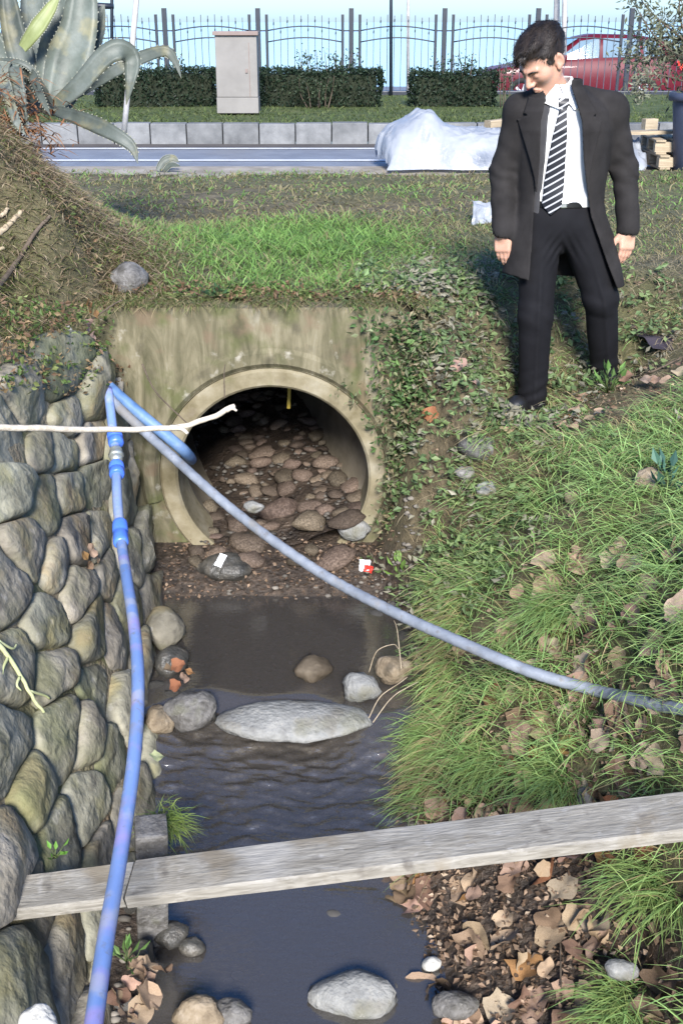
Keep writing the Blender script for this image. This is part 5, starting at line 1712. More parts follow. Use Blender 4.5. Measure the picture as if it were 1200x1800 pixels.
# poles -------------------------------------------------------------
def pole(name, px, py0, py1, y, r, mat, label, lamp=False, lean=0.0):
    a, b = at_y(px, py1, y), at_y(px + lean, py0, y)
    root = empty(name, tuple(a), label, 'pole')
    z0 = Z_VG if y < 20.7 else 1.12
    top = 4.6
    V, F = tube_arrays(np.array([(a.x, a.y, z0 - .05), (b.x, b.y, b.z), (b.x + (b.x - a.x) * (top - b.z) / (b.z - a.z), b.y, top)]), [r, r * .9, r * .8], 10)
    obj_np('shaft', V, F, mat, root)
    if lamp:
        V, F = tube_arrays(np.array([(a.x - .22, a.y, at_y(px, 12, y).z), (a.x - .20, a.y, at_y(px, 10, y).z), (a.x + .14, a.y, at_y(px, 11, y).z)]), [.02, .05, .04], 8)
        obj_np('lamp_arm', V, F, mat, root)
    return root


pole('lamp_post', 197, 0, 182, 19.2, .028, M['iron'], 'slim dark post with a small cross arm beside the agave', True)
pole('lamp_post', 687, 0, 152, 20.4, .030, M['iron'], 'slim dark post standing before the fence past the hedge')
pole('mast', 717, 0, 150, 30.0, .045, M['grey_stick'], 'thin pale mast beyond the fence')
pole('mast', 978, 0, 150, 26.0, .07, M['grey_stick'], 'grey pole rising just behind the head of the man')
pole('mast', 992, 0, 150, 25.5, .06, M['grey_stick'], 'second grey pole close beside the one behind the man')
stick('garden_stake', [(244, -40, 7.6), (240, 0, 7.6), (231, 100, 7.6), (218, 238, 7.6)], .021, .019, M['grey_stick'], 'pale leaning stake standing behind the agave leaves', 'stake', n=12)

# red car -------------------------------------------------------------
M['car_red'] = mat_noise('red_paint', [(0.3, (0.075, 0.003, 0.010)), (0.7, (0.10, 0.005, 0.013))], 2, .5, coat=.1, spec=.3)
M['car_glass'] = mat_noise('car_glass', [(0.3, (0.10, 0.16, 0.20)), (0.7, (0.14, 0.20, 0.25))], 2, .05, spec=.8)
M['tyre'] = mat_noise('tyre', [(0.3, (0.012, 0.012, 0.012)), (0.7, (0.02, 0.02, 0.02))], 8, .8)
M['rim'] = mat_noise('wheel_rim', [(0.3, (0.45, 0.46, 0.48)), (0.7, (0.6, 0.6, 0.62))], 8, .35, metal=.8)
M['lamp'] = mat_noise('headlamp_glass', [(0.3, (0.80, 0.80, 0.78)), (0.7, (0.9, 0.9, 0.88))], 8, .1, spec=.8)
lb = M['lamp'].node_tree.nodes['Principled BSDF']; lb.inputs['Emission Color'].default_value = (1, .95, .85, 1); lb.inputs['Emission Strength'].default_value = 2.5
M['bumper'] = mat_noise('bumper', [(0.3, (0.03, 0.03, 0.035)), (0.7, (0.05, 0.05, 0.055))], 6, .6)


def car():
    CY = 26.2; zg = 1.144
    f = at_y(842, 150, CY)
    root = empty('car', (f.x + 2.1, CY, zg), 'dark red car passing on the road beyond the fence', 'car')
    L, W = 4.25, 1.72
    # outline of the side, front at x = 0
    up = pl([0, .06, .25, .9, 1.25, 1.95, 2.3, 3.2, 3.75, 4.1, 4.22, 4.25], [.52, .66, .76, .86, .93, 1.36, 1.43, 1.41, 1.30, 1.00, .82, .55])
    bel = pl([0, .25, .9, 1.25, 3.9, 4.25], [.50, .74, .85, .90, .98, .60])
    nx_ = 46
    V, F = [], []
    sec = 14
    for i in range(nx_):
        x = L * i / (nx_ - 1)
        t, b = float(up(x)), float(bel(x))
        b = min(b, t - .01)
        endw = 1 - .16 * max(0, 1 - x / .5) ** 2 - .12 * max(0, 1 - (L - x) / .5) ** 2
        hw = W / 2 * endw
        cab = t - b
        ring = [(-hw * .92, .20), (-hw, .34), (-hw * 1.0, .60), (-hw * .985, b - .03), (-hw * .95, b)]
        if cab > .08: ring += [(-hw * .86, b + cab * .5), (-hw * .76, t - .06), (-hw * .55, t)]
        else: ring += [(-hw * .9, b + cab * .6), (-hw * .75, t - .004), (-hw * .5, t)]
        ring = ring + [(-a, c_) for a, c_ in ring[::-1]]
        for a, c_ in ring: V.append((x - 2.1, a, c_))
    m = 16
    for i in range(nx_ - 1):
        for k in range(m - 1):
            F.append((i * m + k, (i + 1) * m + k, (i + 1) * m + k + 1, i * m + k + 1))
        F.append((i * m + m - 1, (i + 1) * m + m - 1, (i + 1) * m, i * m))
    F += []
    o = obj_np('body', np.array(V), np.array(F), M['car_red'], None); o.parent = root
    for en in (0, nx_ - 1):
        bm = bmesh.new(); vs = [bm.verts.new(V[en * m + k]) for k in range(m)]; bm.faces.new(vs)
        e = obj_bm('bumper', bm, M['bumper'], None); e.parent = root

    def quad(name, pts3, mat):
        bm = bmesh.new(); bm.faces.new([bm.verts.new(p) for p in pts3]); o = obj_bm(name, bm, mat, None); o.parent = root
        md = o.modifiers.new('thickness', 'SOLIDIFY'); md.thickness = .012; md.offset = 0
        return o

    def side_pt(x, fz_, s):
        t, b = float(up(x)), float(bel(x)); hw = W / 2
        z = b + (t - b) * fz_
        a = np.interp(fz_, [0, .5, .9, 1], [hw * .95, hw * .86, hw * .77, hw * .6])
        return (x - 2.1, s * (a + .006), z)
    for s in (-1, 1):
        for (xa, xb, ta, tb) in ((1.48, 2.36, 1.98, 2.36), (2.44, 3.22, 2.44, 3.18), (3.28, 3.72, 3.26, 3.56)):
            quad('side_window', [side_pt(xa, .08, s), side_pt(xb, .08, s), side_pt(tb, .84, s), side_pt(ta, .84, s)], M['car_glass'])
        quad('headlight', [(.10 - 2.1, s * .66, .585), (.48 - 2.1, s * .845, .62), (.56 - 2.1, s * .84, .73), (.18 - 2.1, s * .68, .705)], M['lamp'])
        quad('tail_light', [(4.05 - 2.1, s * .80, .70), (4.20 - 2.1, s * .76, .70), (4.12 - 2.1, s * .77, .92), (3.98 - 2.1, s * .80, .92)], M['red'])
        quad('sill_trim', [(.95 - 2.1, s * .845, .21), (3.1 - 2.1, s * .845, .21), (3.1 - 2.1, s * .868, .32), (.95 - 2.1, s * .868, .32)], M['bumper'])
        bx = obj_bm('mirror', box_bm((.12, .16, .11), (1.62 - 2.1, s * .93, .98), bevel=.03), M['car_red'], None); bx.parent = root
        for xw in (.80, 3.36):
            wo_ = bpy.data.objects.new('wheel', None); col.objects.link(wo_); wo_.parent = root; wo_.location = (xw - 2.1, s * .78, .30)
            n = 24; a = np.arange(n) * 2 * math.pi / n
            prof = [(.19, -.09), (.285, -.095), (.30, -.06), (.30, .06), (.285, .095), (.19, .09)]
            V = np.array([(r * math.cos(t), y, r * math.sin(t)) for t in a for r, y in prof]); k = len(prof)
            F = [(i * k + j, ((i + 1) % n) * k + j, ((i + 1) % n) * k + (j + 1) % k, i * k + (j + 1) % k) for i in range(n) for j in range(k)]
            t_ = obj_np('tyre', V, np.array(F), M['tyre'], None); t_.parent = wo_
            bm = bmesh.new(); bmesh.ops.create_cone(bm, cap_ends=True, segments=20, radius1=.195, radius2=.195, depth=.15, matrix=Matrix.Rotation(math.pi / 2, 4, 'X'))
            for q_ in range(5):
                an = q_ * 2 * math.pi / 5
                box_bm((.05, .17, .15), (.09 * math.cos(an), 0, .09 * math.sin(an)), Matrix.Rotation(-an + math.pi / 2, 3, 'Y'), .005, bm)
            r_ = obj_bm('rim', bm, M['rim'], None); r_.parent = wo_
    quad('windscreen', [(1.30 - 2.1, -.72, .96), (1.30 - 2.1, .72, .96), (1.93 - 2.1, .60, 1.35), (1.93 - 2.1, -.60, 1.35)], M['car_glass'])
    quad('rear_window', [(4.06 - 2.1, -.66, 1.06), (4.06 - 2.1, .66, 1.06), (3.80 - 2.1, .58, 1.30), (3.80 - 2.1, -.58, 1.30)], M['car_glass'])


car()
# ================================================================== vegetation
M['blade'] = mat_tint('grass_blade', .55, .30, spec=.25)
M['leaf'] = mat_tint('leaf', .55, .25, spec=.3)
rv = np.random.default_rng(77)


def blades(pos, L, W, lean, bend, cb, ct, slope=None):
    """pos (n,3) roots; lean (n,2) sideways start; bend (n,) droop; cb, ct root and tip colours"""
    n = len(pos)
    T = np.array([0, .38, .72, 1.0])
    ang = rv.uniform(0, 2 * math.pi, n)
    wd = np.stack([np.cos(ang), np.sin(ang), np.zeros(n)], -1)
    up = np.stack([lean[:, 0], lean[:, 1], np.ones(n)], -1); up /= np.linalg.norm(up, axis=1)[:, None]
    ho = np.stack([lean[:, 0], lean[:, 1], np.zeros(n)], -1) + rv.normal(size=(n, 3)) * np.array([.15, .15, 0])
    ho /= np.linalg.norm(ho, axis=1)[:, None] + 1e-6
    V = np.zeros((n, 7, 3)); C = np.zeros((n, 7, 3))
    k = 0
    for i, t in enumerate(T):
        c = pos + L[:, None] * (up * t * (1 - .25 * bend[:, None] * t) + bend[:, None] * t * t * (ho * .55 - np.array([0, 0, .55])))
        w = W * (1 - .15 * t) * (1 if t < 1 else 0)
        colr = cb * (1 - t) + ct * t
        if i < 3:
            V[:, k] = c - wd * w[:, None] / 2; V[:, k + 1] = c + wd * w[:, None] / 2; C[:, k] = colr; C[:, k + 1] = colr; k += 2
        else:
            V[:, k] = c; C[:, k] = colr
    o = (np.arange(n) * 7)[:, None]
    Q = np.concatenate([o + np.array([0, 1, 3, 2]), o + np.array([2, 3, 5, 4])]); T3 = o + np.array([4, 5, 6])
    return V.reshape(-1, 3), Q, T3, C.reshape(-1, 3)


def grass_obj(name, label, pos, L, W, lean, bend, cb, ct):
    V, Q, T3, C = blades(pos, L, W, lean, bend, cb, ct)
    return tag(obj_np(name, V, [Q, T3], M['blade'], cols=np.clip(C, 0.004, .9)), label, kind='stuff')


def colmix(n, a, b, sd=.18):
    f = rv.random((n, 1)); c = np.array(a) * f + np.array(b) * (1 - f)
    return c * (1 + rv.normal(size=(n, 1)) * sd).clip(.45, 1.7)


def scatter(n, x0, x1, y0, y1, fn):
    x = rv.uniform(x0, x1, n); y = rv.uniform(y0, y1, n)
    p = fn(x, y); k = rv.random(n) < p
    return x[k], y[k]


g1, g2, g3 = Wob(41, 2.2), Wob(42, 6), Wob(43, 13)
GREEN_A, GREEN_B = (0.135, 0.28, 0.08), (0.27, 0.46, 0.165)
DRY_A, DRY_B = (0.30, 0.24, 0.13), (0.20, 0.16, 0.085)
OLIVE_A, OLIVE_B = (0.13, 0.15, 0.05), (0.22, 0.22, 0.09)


def lit_patch(x, y):
    """bare patches of litter in the bank grass"""
    return g2(x * 1.1, y * 1.1) + .55 * g3(x, y)


# --- bank grass, growing in clumps
def p_bank(x, y):
    dx = x - xr_(y)
    a = sstep(.10, .30, dx - .10 * g2(x, y)) * sstep(3.1, 3.45, y) + (y <= 3.45) * sstep(.80, .98, x + .10 * g2(x, y) - .05 * (y - 2.5))
    a = np.clip(a, 0, 1) * (lit_patch(x, y) < .20) * (.75 + .25 * sstep(5.6, 4.4, y))
    return a * (1 - .9 * np.exp(-(((x - .9) / .2) ** 2 + ((y - 5.3) / .2) ** 2)))


cx_, cy_ = scatter(4600, .1, 2.6, 2.0, 6.0, p_bank)
ex_, ey_ = scatter(3600, 1.2, 4.2, .6, 6.0, lambda x, y: ((x > 2.6) | (y < 2.0)) * .75)
cx_ = np.concatenate([cx_, ex_]); cy_ = np.concatenate([cy_, ey_])
n_per = 13
x = np.repeat(cx_, n_per) + rv.normal(size=len(cx_) * n_per) * .022; y = np.repeat(cy_, n_per) + rv.normal(size=len(cx_) * n_per) * .022
n = len(x)
cl = np.repeat(rv.random(len(cx_)), n_per); ca_ = np.repeat(rv.uniform(0, 6.28, len(cx_)), n_per)
pos = np.stack([x, y, hgt(x, y) - .008], -1)
far = sstep(4.4, 5.6, y)
L_ = rv.uniform(.07, .17, n) * (1 + .55 * cl) * (1 - .42 * far)
lean = np.stack([-.45 + .45 * np.cos(ca_) + rv.normal(size=n) * .3, -.22 + .45 * np.sin(ca_) + rv.normal(size=n) * .3], -1)
dryness = (rv.random(n) < np.clip(.16 + .30 * g2(x, y) + .25 * far, 0, .7))[:, None]
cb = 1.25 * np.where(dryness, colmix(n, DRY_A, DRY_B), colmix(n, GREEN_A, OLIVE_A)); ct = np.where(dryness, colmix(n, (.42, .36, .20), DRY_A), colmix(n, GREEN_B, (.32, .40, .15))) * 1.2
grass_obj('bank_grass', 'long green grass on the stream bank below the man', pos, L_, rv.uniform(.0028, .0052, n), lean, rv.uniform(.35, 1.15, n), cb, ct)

# --- fringe hanging over the water
m = 1100
y = rv.uniform(3.5, 4.55, m); x = xr_(y) + .17 + rv.random(m) * .14 + .05 * g2(y, y)
pos = np.stack([x, y, hgt(x, y)], -1)
lean = np.stack([-1.0 + rv.normal(size=m) * .35, -.45 + rv.normal(size=m) * .35], -1)
dr = (rv.random(m) < .45)[:, None]
grass_obj('overhanging_grass', 'long drooping grass fringe over the edge of the water', pos, rv.uniform(.08, .19, m), rv.uniform(.003, .005, m), lean, rv.uniform(.8, 1.4, m),
          np.where(dr, colmix(m, DRY_A, DRY_B), colmix(m, GREEN_A, OLIVE_B)), np.where(dr, colmix(m, (.44, .38, .20), (.36, .30, .16)), colmix(m, GREEN_B, (.30, .34, .11))))

# --- the level ground above the culvert: a lush patch, the rest dry and thin
def lush(x, y): return np.clip(np.exp(-(((x + .45 - .10 * (y - 6)) / .95) ** 2 + ((y - 6.9) / 1.5) ** 2) ** 1.5) + .28 * (g1(x, y) + .15), 0, 1)


def p_plat(x, y): return .45 + .55 * lush(x, y)


x, y = scatter(52000, -2.2, 3.2, 5.46, 8.2, lambda x, y: p_plat(x, y) * (1 - .98 * ((x > .3) & (y < 5.46 + .75 * (x - .3)))) * (.5 + .7 * (g3(x, y) > -.25)))
x2, y2 = scatter(30000, -4.5, 5.0, 8.2, 11.7, lambda x, y: .8 * (.35 + .65 * (g2(x, y) > -.2)) * sstep(11.75, 11.1, y))
x = np.concatenate([x, x2]); y = np.concatenate([y, y2]); n = len(x)
lu = lush(x, y); pos = np.stack([x, y, np.where(y > 10.8, np.minimum(hgt(x, y), 1.50), hgt(x, y)) - .005], -1)
L_ = rv.uniform(.03, .075, n) * (1 + 1.5 * lu) * np.where(y > 8.2, 1.1, 1.0)
gsel = rv.random(n) < np.clip(.22 + .75 * lu + .25 * g1(x, y), 0.05, .96)
cb = np.where(gsel[:, None], colmix(n, (.09, .19, .045), (.14, .23, .065)), colmix(n, DRY_B, (.14, .125, .065))); ct = np.where(gsel[:, None], colmix(n, (.16, .33, .075), (.25, .36, .11)), colmix(n, (.32, .28, .17), OLIVE_B))
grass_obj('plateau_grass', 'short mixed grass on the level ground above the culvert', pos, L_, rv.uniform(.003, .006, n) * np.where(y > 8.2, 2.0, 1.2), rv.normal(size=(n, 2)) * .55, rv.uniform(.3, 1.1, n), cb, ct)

# --- dry straw tangled over the slope by the headwall
x, y = scatter(9000, .2, 2.4, 4.5, 6.6, lambda x, y: (x - xr_(y) > .1) * (.35 + .5 * (g2(x, y) > 0)) * ((x - .86) ** 2 + (y - 5.22) ** 2 > .045))
n = len(x); pos = np.stack([x, y, hgt(x, y) + rv.uniform(0, .03, n)], -1)
grass_obj('dry_straw', 'dry straw tangled over the slope around the man', pos, rv.uniform(.05, .15, n), rv.uniform(.002, .004, n), rv.normal(size=(n, 2)) * 1.2, rv.uniform(.6, 1.3, n), colmix(n, (.34, .28, .17), (.20, .16, .10)), colmix(n, (.46, .40, .27), (.28, .23, .14)))

# --- dry mound under the agave
x, y = scatter(90000, -3.0, -.85, 4.2, 7.4, lambda x, y: np.where((x < wall_x(y, wtop_(y)) - .03) | (y > 5.46), 1, 0) * np.exp(-np.clip(x + 1.25, 0, 9) * 1.2))
n = len(x); pos = np.stack([x, y, hgt(x, y) - .005], -1)
gsel = rv.random(n) < .36 + .35 * g1(x, y) + .2 * g2(x, y)
cb = np.where(gsel[:, None], colmix(n, OLIVE_A, (.08, .11, .03)), colmix(n, (.24, .18, .11), (.16, .12, .07))); ct = np.where(gsel[:, None], colmix(n, OLIVE_B, (.16, .21, .06)), colmix(n, (.42, .35, .24), (.31, .22, .15)))
grass_obj('mound_grass', 'dry brown grass covering the mound under the agave', pos, rv.uniform(.03, .11, n) * (1 + .8 * np.clip(g3(x, y) + g2(x, y), -.6, 1.2)), rv.uniform(.003, .006, n), rv.normal(size=(n, 2)) * .9 + np.array([.2, -.2]), rv.uniform(.5, 1.3, n), cb, ct)

# --- turf on the verge
x, y = scatter(30000, -6.2, 6.2, 14.62, 20.4, lambda x, y: .6 + .4 * sstep(17, 14.6, y))
n = len(x); pos = np.stack([x, y, np.full(n, Z_RD + .195)], -1)
grass_obj('verge_grass', 'short dark turf along the kerb and hedges', pos, rv.uniform(.05, .11, n), rv.uniform(.008, .016, n), rv.normal(size=(n, 2)) * .5, rv.uniform(.3, 1, n),
          colmix(n, (.05, .085, .025), (.08, .10, .035)), colmix(n, (.09, .14, .04), (.16, .17, .07)))


# --- leaves of many kinds ------------------------------------------
def leaf_cards(c, u, v, nrm_amp, cols):
    """c centres (n,3), u long half-axis, v half-width axis: pointed leaves folded along the midrib"""
    n = len(c)
    nn = np.cross(u, v); nn /= np.linalg.norm(nn, axis=1)[:, None] + 1e-9
    lu = np.linalg.norm(u, axis=1)[:, None]
    V = np.stack([c - u, c - u * .15 + v + nn * lu * nrm_amp, c + u, c - u * .15 - v + nn * lu * nrm_amp], 1)
    o = (np.arange(n) * 4)[:, None]
    F = np.concatenate([o + np.array([0, 1, 2]), o + np.array([0, 2, 3])])
    return V.reshape(-1, 3), F, np.repeat(cols, 4, axis=0)


def rand_leaf(c, size, asp=.5, flat=.0):
    n = len(c)
    u = rv.normal(size=(n, 3)); u[:, 2] = u[:, 2] * (1 - flat); u /= np.linalg.norm(u, axis=1)[:, None]
    w = rv.normal(size=(n, 3)); w[:, 2] *= (1 - flat); v = w - u * (w * u).sum(1)[:, None]; v /= np.linalg.norm(v, axis=1)[:, None]
    return u * size[:, None], v * size[:, None] * asp


# weeds on the shaded slope beside the headwall
def p_weed(x, y):
    a = np.exp(-(((x - .50) / .40) ** 2 + ((y - 4.95) / .85) ** 2) ** 1.6) * sstep(.06, .16, x - xr_(y))
    b = .30 * np.exp(-(((x - .9) / .8) ** 2 + ((y - 5.9) / .6) ** 2))
    return np.clip(a + b, 0, 1) * (.55 + .5 * (g3(x, y) > 0)) * ((x - .86) ** 2 + (y - 5.22) ** 2 > .055)


wx_, wy_ = scatter(4300, .1, 1.9, 4.2, 6.6, p_weed)
cc, uu, vv, kk = [], [], [], []
for a, b in zip(wx_, wy_):
    k = rv.integers(7, 15); h = rv.uniform(.03, .11); z0 = float(hgt(a, b))
    c = np.stack([a - .25 * h + rv.normal(size=k) * .030, b - .15 * h + rv.normal(size=k) * .030, z0 + .01 + rv.random(k) * h], -1)
    u, v = rand_leaf(c, rv.uniform(.012, .026, k), rv.uniform(.35, .62), .45)
    base = np.array(((.09, .14, .06), (.12, .18, .075), (.16, .22, .09), (.21, .20, .15))[rv.choice(4, p=[.25, .3, .2, .25])])
    cc.append(c); uu.append(u); vv.append(v); kk.append(base * (1 + rv.normal(size=(k, 1)) * .2).clip(.5, 1.6))
V, F, C = leaf_cards(np.concatenate(cc), np.concatenate(uu), np.concatenate(vv), .25, np.concatenate(kk))
tag(obj_np('weeds', V, F, M['leaf'], cols=C, smooth=False), 'small leafy weeds covering the slope beside the headwall', kind='stuff')

# creeping weeds over the end of the headwall and grass hanging from its top
cc, uu, vv, kk = [], [], [], []
for i in range(420):
    a = .36 - .22 * abs(rv.normal()) * .6 + rv.uniform(-.02, .10); z0 = rv.uniform(.42, 1.55); b = 5.22 + rv.uniform(-.10, .06)
    if (a - XC) ** 2 + (z0 - ZC) ** 2 < .56 ** 2: continue
    k = rv.integers(6, 13)
    c = np.stack([a + rv.normal(size=k) * .030, b + rv.normal(size=k) * .030, z0 + rv.normal(size=k) * .03], -1)
    u, v = rand_leaf(c, rv.uniform(.010, .022, k), .5, .2)
    base = np.array(((.07, .13, .045), (.10, .17, .055), (.15, .17, .09), (.20, .17, .10))[rv.integers(4)])
    cc.append(c); uu.append(u); vv.append(v); kk.append(base * (1 + rv.normal(size=(k, 1)) * .2).clip(.5, 1.6))
V, F, C = leaf_cards(np.concatenate(cc), np.concatenate(uu), np.concatenate(vv), .25, np.concatenate(kk))
tag(obj_np('creeping_weeds', V, F, M['leaf'], cols=C, smooth=False), 'creeping weeds hiding the end of the headwall', kind='stuff')
m = 2800
x = rv.uniform(-1.3, .42, m); x = x[rv.random(m) < .25 + .75 * (g3(x, x * 0) > -.1)]; m = len(x)
pos = np.stack([x, rv.uniform(5.295, 5.45, m), np.full(m, 1.575)], -1)
dr = (rv.random(m) < .5)[:, None]
grass_obj('hanging_grass', 'grass and moss hanging over the headwall top edge', pos, rv.uniform(.03, .11, m), rv.uniform(.003, .005, m), np.stack([rv.normal(size=m) * .6, -.7 + rv.normal(size=m) * .5], -1), rv.uniform(.6, 1.6, m),
          np.where(dr, colmix(m, DRY_A, DRY_B), colmix(m, (.08, .13, .04), OLIVE_A)), np.where(dr, colmix(m, (.36, .31, .18), DRY_B), colmix(m, (.14, .22, .06), OLIVE_B)))

# weeds and moss along the headwall top and in the wall joints
cc, uu, vv, kk = [], [], [], []
for i in range(520):
    if i < 300:
        a, b = rv.uniform(-1.45, .42), rv.uniform(5.40, 5.60); z0 = 1.575 if b < 5.5 else float(hgt(a, b)); h = rv.uniform(.01, .06)
    else:
        q = wall_hit(rv.uniform(-20, 200), rv.uniform(540, 700))
        if q is None: continue
        a, b, z0 = q.x + .05, q.y, q.z + .02; h = rv.uniform(.01, .05)
    k = rv.integers(4, 9)
    c = np.stack([a + rv.normal(size=k) * .025, b + rv.normal(size=k) * .025, z0 + rv.random(k) * h], -1)
    u, v = rand_leaf(c, rv.uniform(.008, .018, k), .55, .3)
    base = np.array(((.08, .13, .035), (.14, .17, .06), (.22, .16, .09), (.16, .10, .06))[rv.integers(4)])
    cc.append(c); uu.append(u); vv.append(v); kk.append(base * (1 + rv.normal(size=(k, 1)) * .2).clip(.5, 1.6))
V, F, C = leaf_cards(np.concatenate(cc), np.concatenate(uu), np.concatenate(vv), .25, np.concatenate(kk))
tag(obj_np('moss_and_weeds', V, F, M['leaf'], cols=C, smooth=False), 'tiny weeds and moss on the headwall top and wall joints', kind='stuff')


def plant(name, label, base, k, h, size, cols, spread=.04, cat='plant', group=None):
    r = empty(name, tuple(base), label, cat, group)
    b = np.array(base)
    a = rv.uniform(0, 6.28, k); t = rv.random(k)
    tips = b + np.stack([np.cos(a) * spread * (.4 + t), np.sin(a) * spread * (.4 + t), h * (.3 + .7 * rv.random(k))], -1)
    u = tips - b; u /= np.linalg.norm(u, axis=1)[:, None]; u = u * size
    w = np.cross(u, rv.normal(size=(k, 3))); w /= np.linalg.norm(w, axis=1)[:, None]
    V, F, C = leaf_cards(tips, u, w * size * .45, .2, colmix(k, *cols))
    obj_np('leaves', V, F, M['leaf'], r, smooth=False, cols=C)
    st = [tube_arrays(np.array([b, (b + t_) / 2 + rv.normal(size=3) * .004, t_ - u_ * .8]), [.002, .0016, .001], 5) for t_, u_ in zip(tips, u)]
    V = np.concatenate([s_[0] for s_ in st]); off = np.cumsum([0] + [len(s_[0]) for s_ in st[:-1]])
    so = obj_np('stems', V, [np.concatenate([s_[1][0] + o for s_, o in zip(st, off)]), np.concatenate([s_[1][1] + o for s_, o in zip(st, off)])], M['leaf'], r, cols=np.tile((.10, .14, .05), (len(V), 1)))
    so['kind'] = 'stuff'
    return r


plant('leafy_weed', 'leafy green weed growing up over the rear shoe', hit(1068, 692), 26, .15, .030, ((.10, .20, .05), (.16, .26, .09)), .08)
plant('leafy_weed', 'bluish leafy weed at the edge of the bank grass', hit(1170, 870), 14, .14, .035, ((.05, .12, .10), (.08, .17, .12)), .07)
plant('leafy_weed', 'bright small weed in a joint of the boulder wall', wall_hit(62, 1508) + Vector((.06, 0, .0)), 9, .04, .016, ((.10, .24, .04), (.14, .30, .06)), .03)
plant('leafy_weed', 'light green weed by the wrapper at the pool edge', hit(705, 1015), 16, .10, .032, ((.14, .26, .05), (.18, .30, .08)), .06)
plant('leafy_weed', 'dark leafy weed hanging on the headwall top', Vector(at_y(382, 522, 5.42)), 16, .05, .022, ((.03, .07, .03), (.05, .10, .04)), .06)
plant('leafy_weed', 'small green weed at the foot of the blue pipe', at_d(222, 1690, 2.95), 12, .05, .02, ((.10, .20, .05), (.15, .24, .07)), .04)


def tuft(label, base, k, L, spread, ca, cb_, lean0=(0, 0)):
    r = empty('grass_tuft', tuple(base), label, 'grass tuft')
    pos = np.array(base) + np.stack([rv.normal(size=k) * spread, rv.normal(size=k) * spread, rv.uniform(-.02, .0, k)], -1)
    V, Q, T3, C = blades(pos, rv.uniform(.6, 1.1, k) * L, rv.uniform(.003, .005, k), rv.normal(size=(k, 2)) * .5 + np.array(lean0), rv.uniform(.5, 1.2, k), colmix(k, *ca), colmix(k, *cb_))
    o = obj_np('blades', V, [Q, T3], M['blade'], r, cols=C); o['kind'] = 'stuff'
    return r


q = at_d(285, 1448, 3.70)
tuft('bright green grass tuft growing beside the rapids under the pipe', q, 240, .13, .028, ((.10, .20, .04), (.14, .24, .05)), ((.24, .36, .09), (.34, .36, .12)), (.35, -.3))
for i, (a, b, lab) in enumerate(((880, 1340, 'grass tuft hanging above the leaf litter'), (985, 1370, 'dense grass tuft at the edge of the long plank'), (1165, 1560, 'grass tuft pressed under the end of the plank'), (1120, 1765, 'grass tuft on the lowest part of the bank'), (780, 1290, 'pale grass tuft drooping beside the rapids'), (1000, 1075, 'smooth combed grass tuft around a dead brown leaf'))):
    tuft(lab, hit(a, b), 420, .20 if i != 5 else .26, .055, (GREEN_A, OLIVE_A), (GREEN_B, (.30, .36, .12)), (-.6, -.45))

# ================================================================== fallen leaves
leaf_mats = [mat_noise('dead_leaf_%s' % nm, [(0.3, a), (0.7, b)], 18, .75, .3, 60, vary=.28, hue_vary=.02, spec=.25) for nm, a, b in
             (('tan', (.22, .155, .10), (.36, .265, .18)), ('pink', (.23, .155, .11), (.36, .255, .19)), ('brown', (.10, .065, .042), (.19, .125, .082)), ('pale', (.30, .235, .16), (.42, .34, .25)), ('rust', (.18, .085, .036), (.30, .155, .07)))]


def dead_leaf_mesh(seed, mat):
    n = 18; V = [(0, 0, 0)]; lob = 5
    r1 = np.random.default_rng(seed); ph = r1.uniform(0, 6.28); curl = r1.uniform(.2, 1.1); dirc = r1.uniform(0, 6.28)
    for ring in (.55, 1.0):
        for k in range(n):
            a = 2 * math.pi * k / n
            r = ring * (1 - (.17 if ring == 1 else .05) * abs(math.sin(lob * a / 2 + ph)) + r1.normal() * .05)
            x, y = r * math.cos(a), r * math.sin(a) * .82
            w = x * math.cos(dirc) + y * math.sin(dirc)
            V.append((x, y, curl * .55 * w * w + .16 * math.sin(3 * a + seed) * ring + r1.normal() * .04 * ring))
    F3 = [(0, 1 + k, 1 + (k + 1) % n) for k in range(n)]; F4 = [(1 + k, 1 + n + k, 1 + n + (k + 1) % n, 1 + (k + 1) % n) for k in range(n)]
    me = mesh_np('dead_leaf', np.array(V), [np.array(F3), np.array(F4)], mat, smooth=True)
    return me


LM = [[dead_leaf_mesh(100 + i * 7 + j, leaf_mats[i]) for j in range(4)] for i in range(5)]


def lay_leaf(x, y, z, r, mi, label, group, tilt=.5, name='dead_leaf'):
    o = bpy.data.objects.new(name, LM[mi][rv.integers(4)]); col.objects.link(o)
    o.location = (x, y, z); s = r
    o.scale = (s, s * rv.uniform(.75, 1.1), s * rv.uniform(.7, 1.2))
    e = .03
    gx_ = (float(hgt(x + e, y)) - float(hgt(x - e, y))) / (2 * e); gy_ = (float(hgt(x, y + e)) - float(hgt(x, y - e))) / (2 * e)
    nrm = Vector((-gx_, -gy_, 1)).normalized()
    qn = nrm.to_track_quat('Z', 'Y').to_matrix() @ Matrix.Rotation(rv.uniform(0, 6.28), 3, 'Z') @ Matrix.Rotation(rv.normal() * tilt, 3, 'X')
    o.rotation_euler = qn.to_euler()
    return tag(o, label, 'leaf', group)


def p_litter(x, y): return sstep(-.02, .14, x - xr_(y)) * sstep(1.02, .84, x) * (y < 3.75) * (y > 2.25)


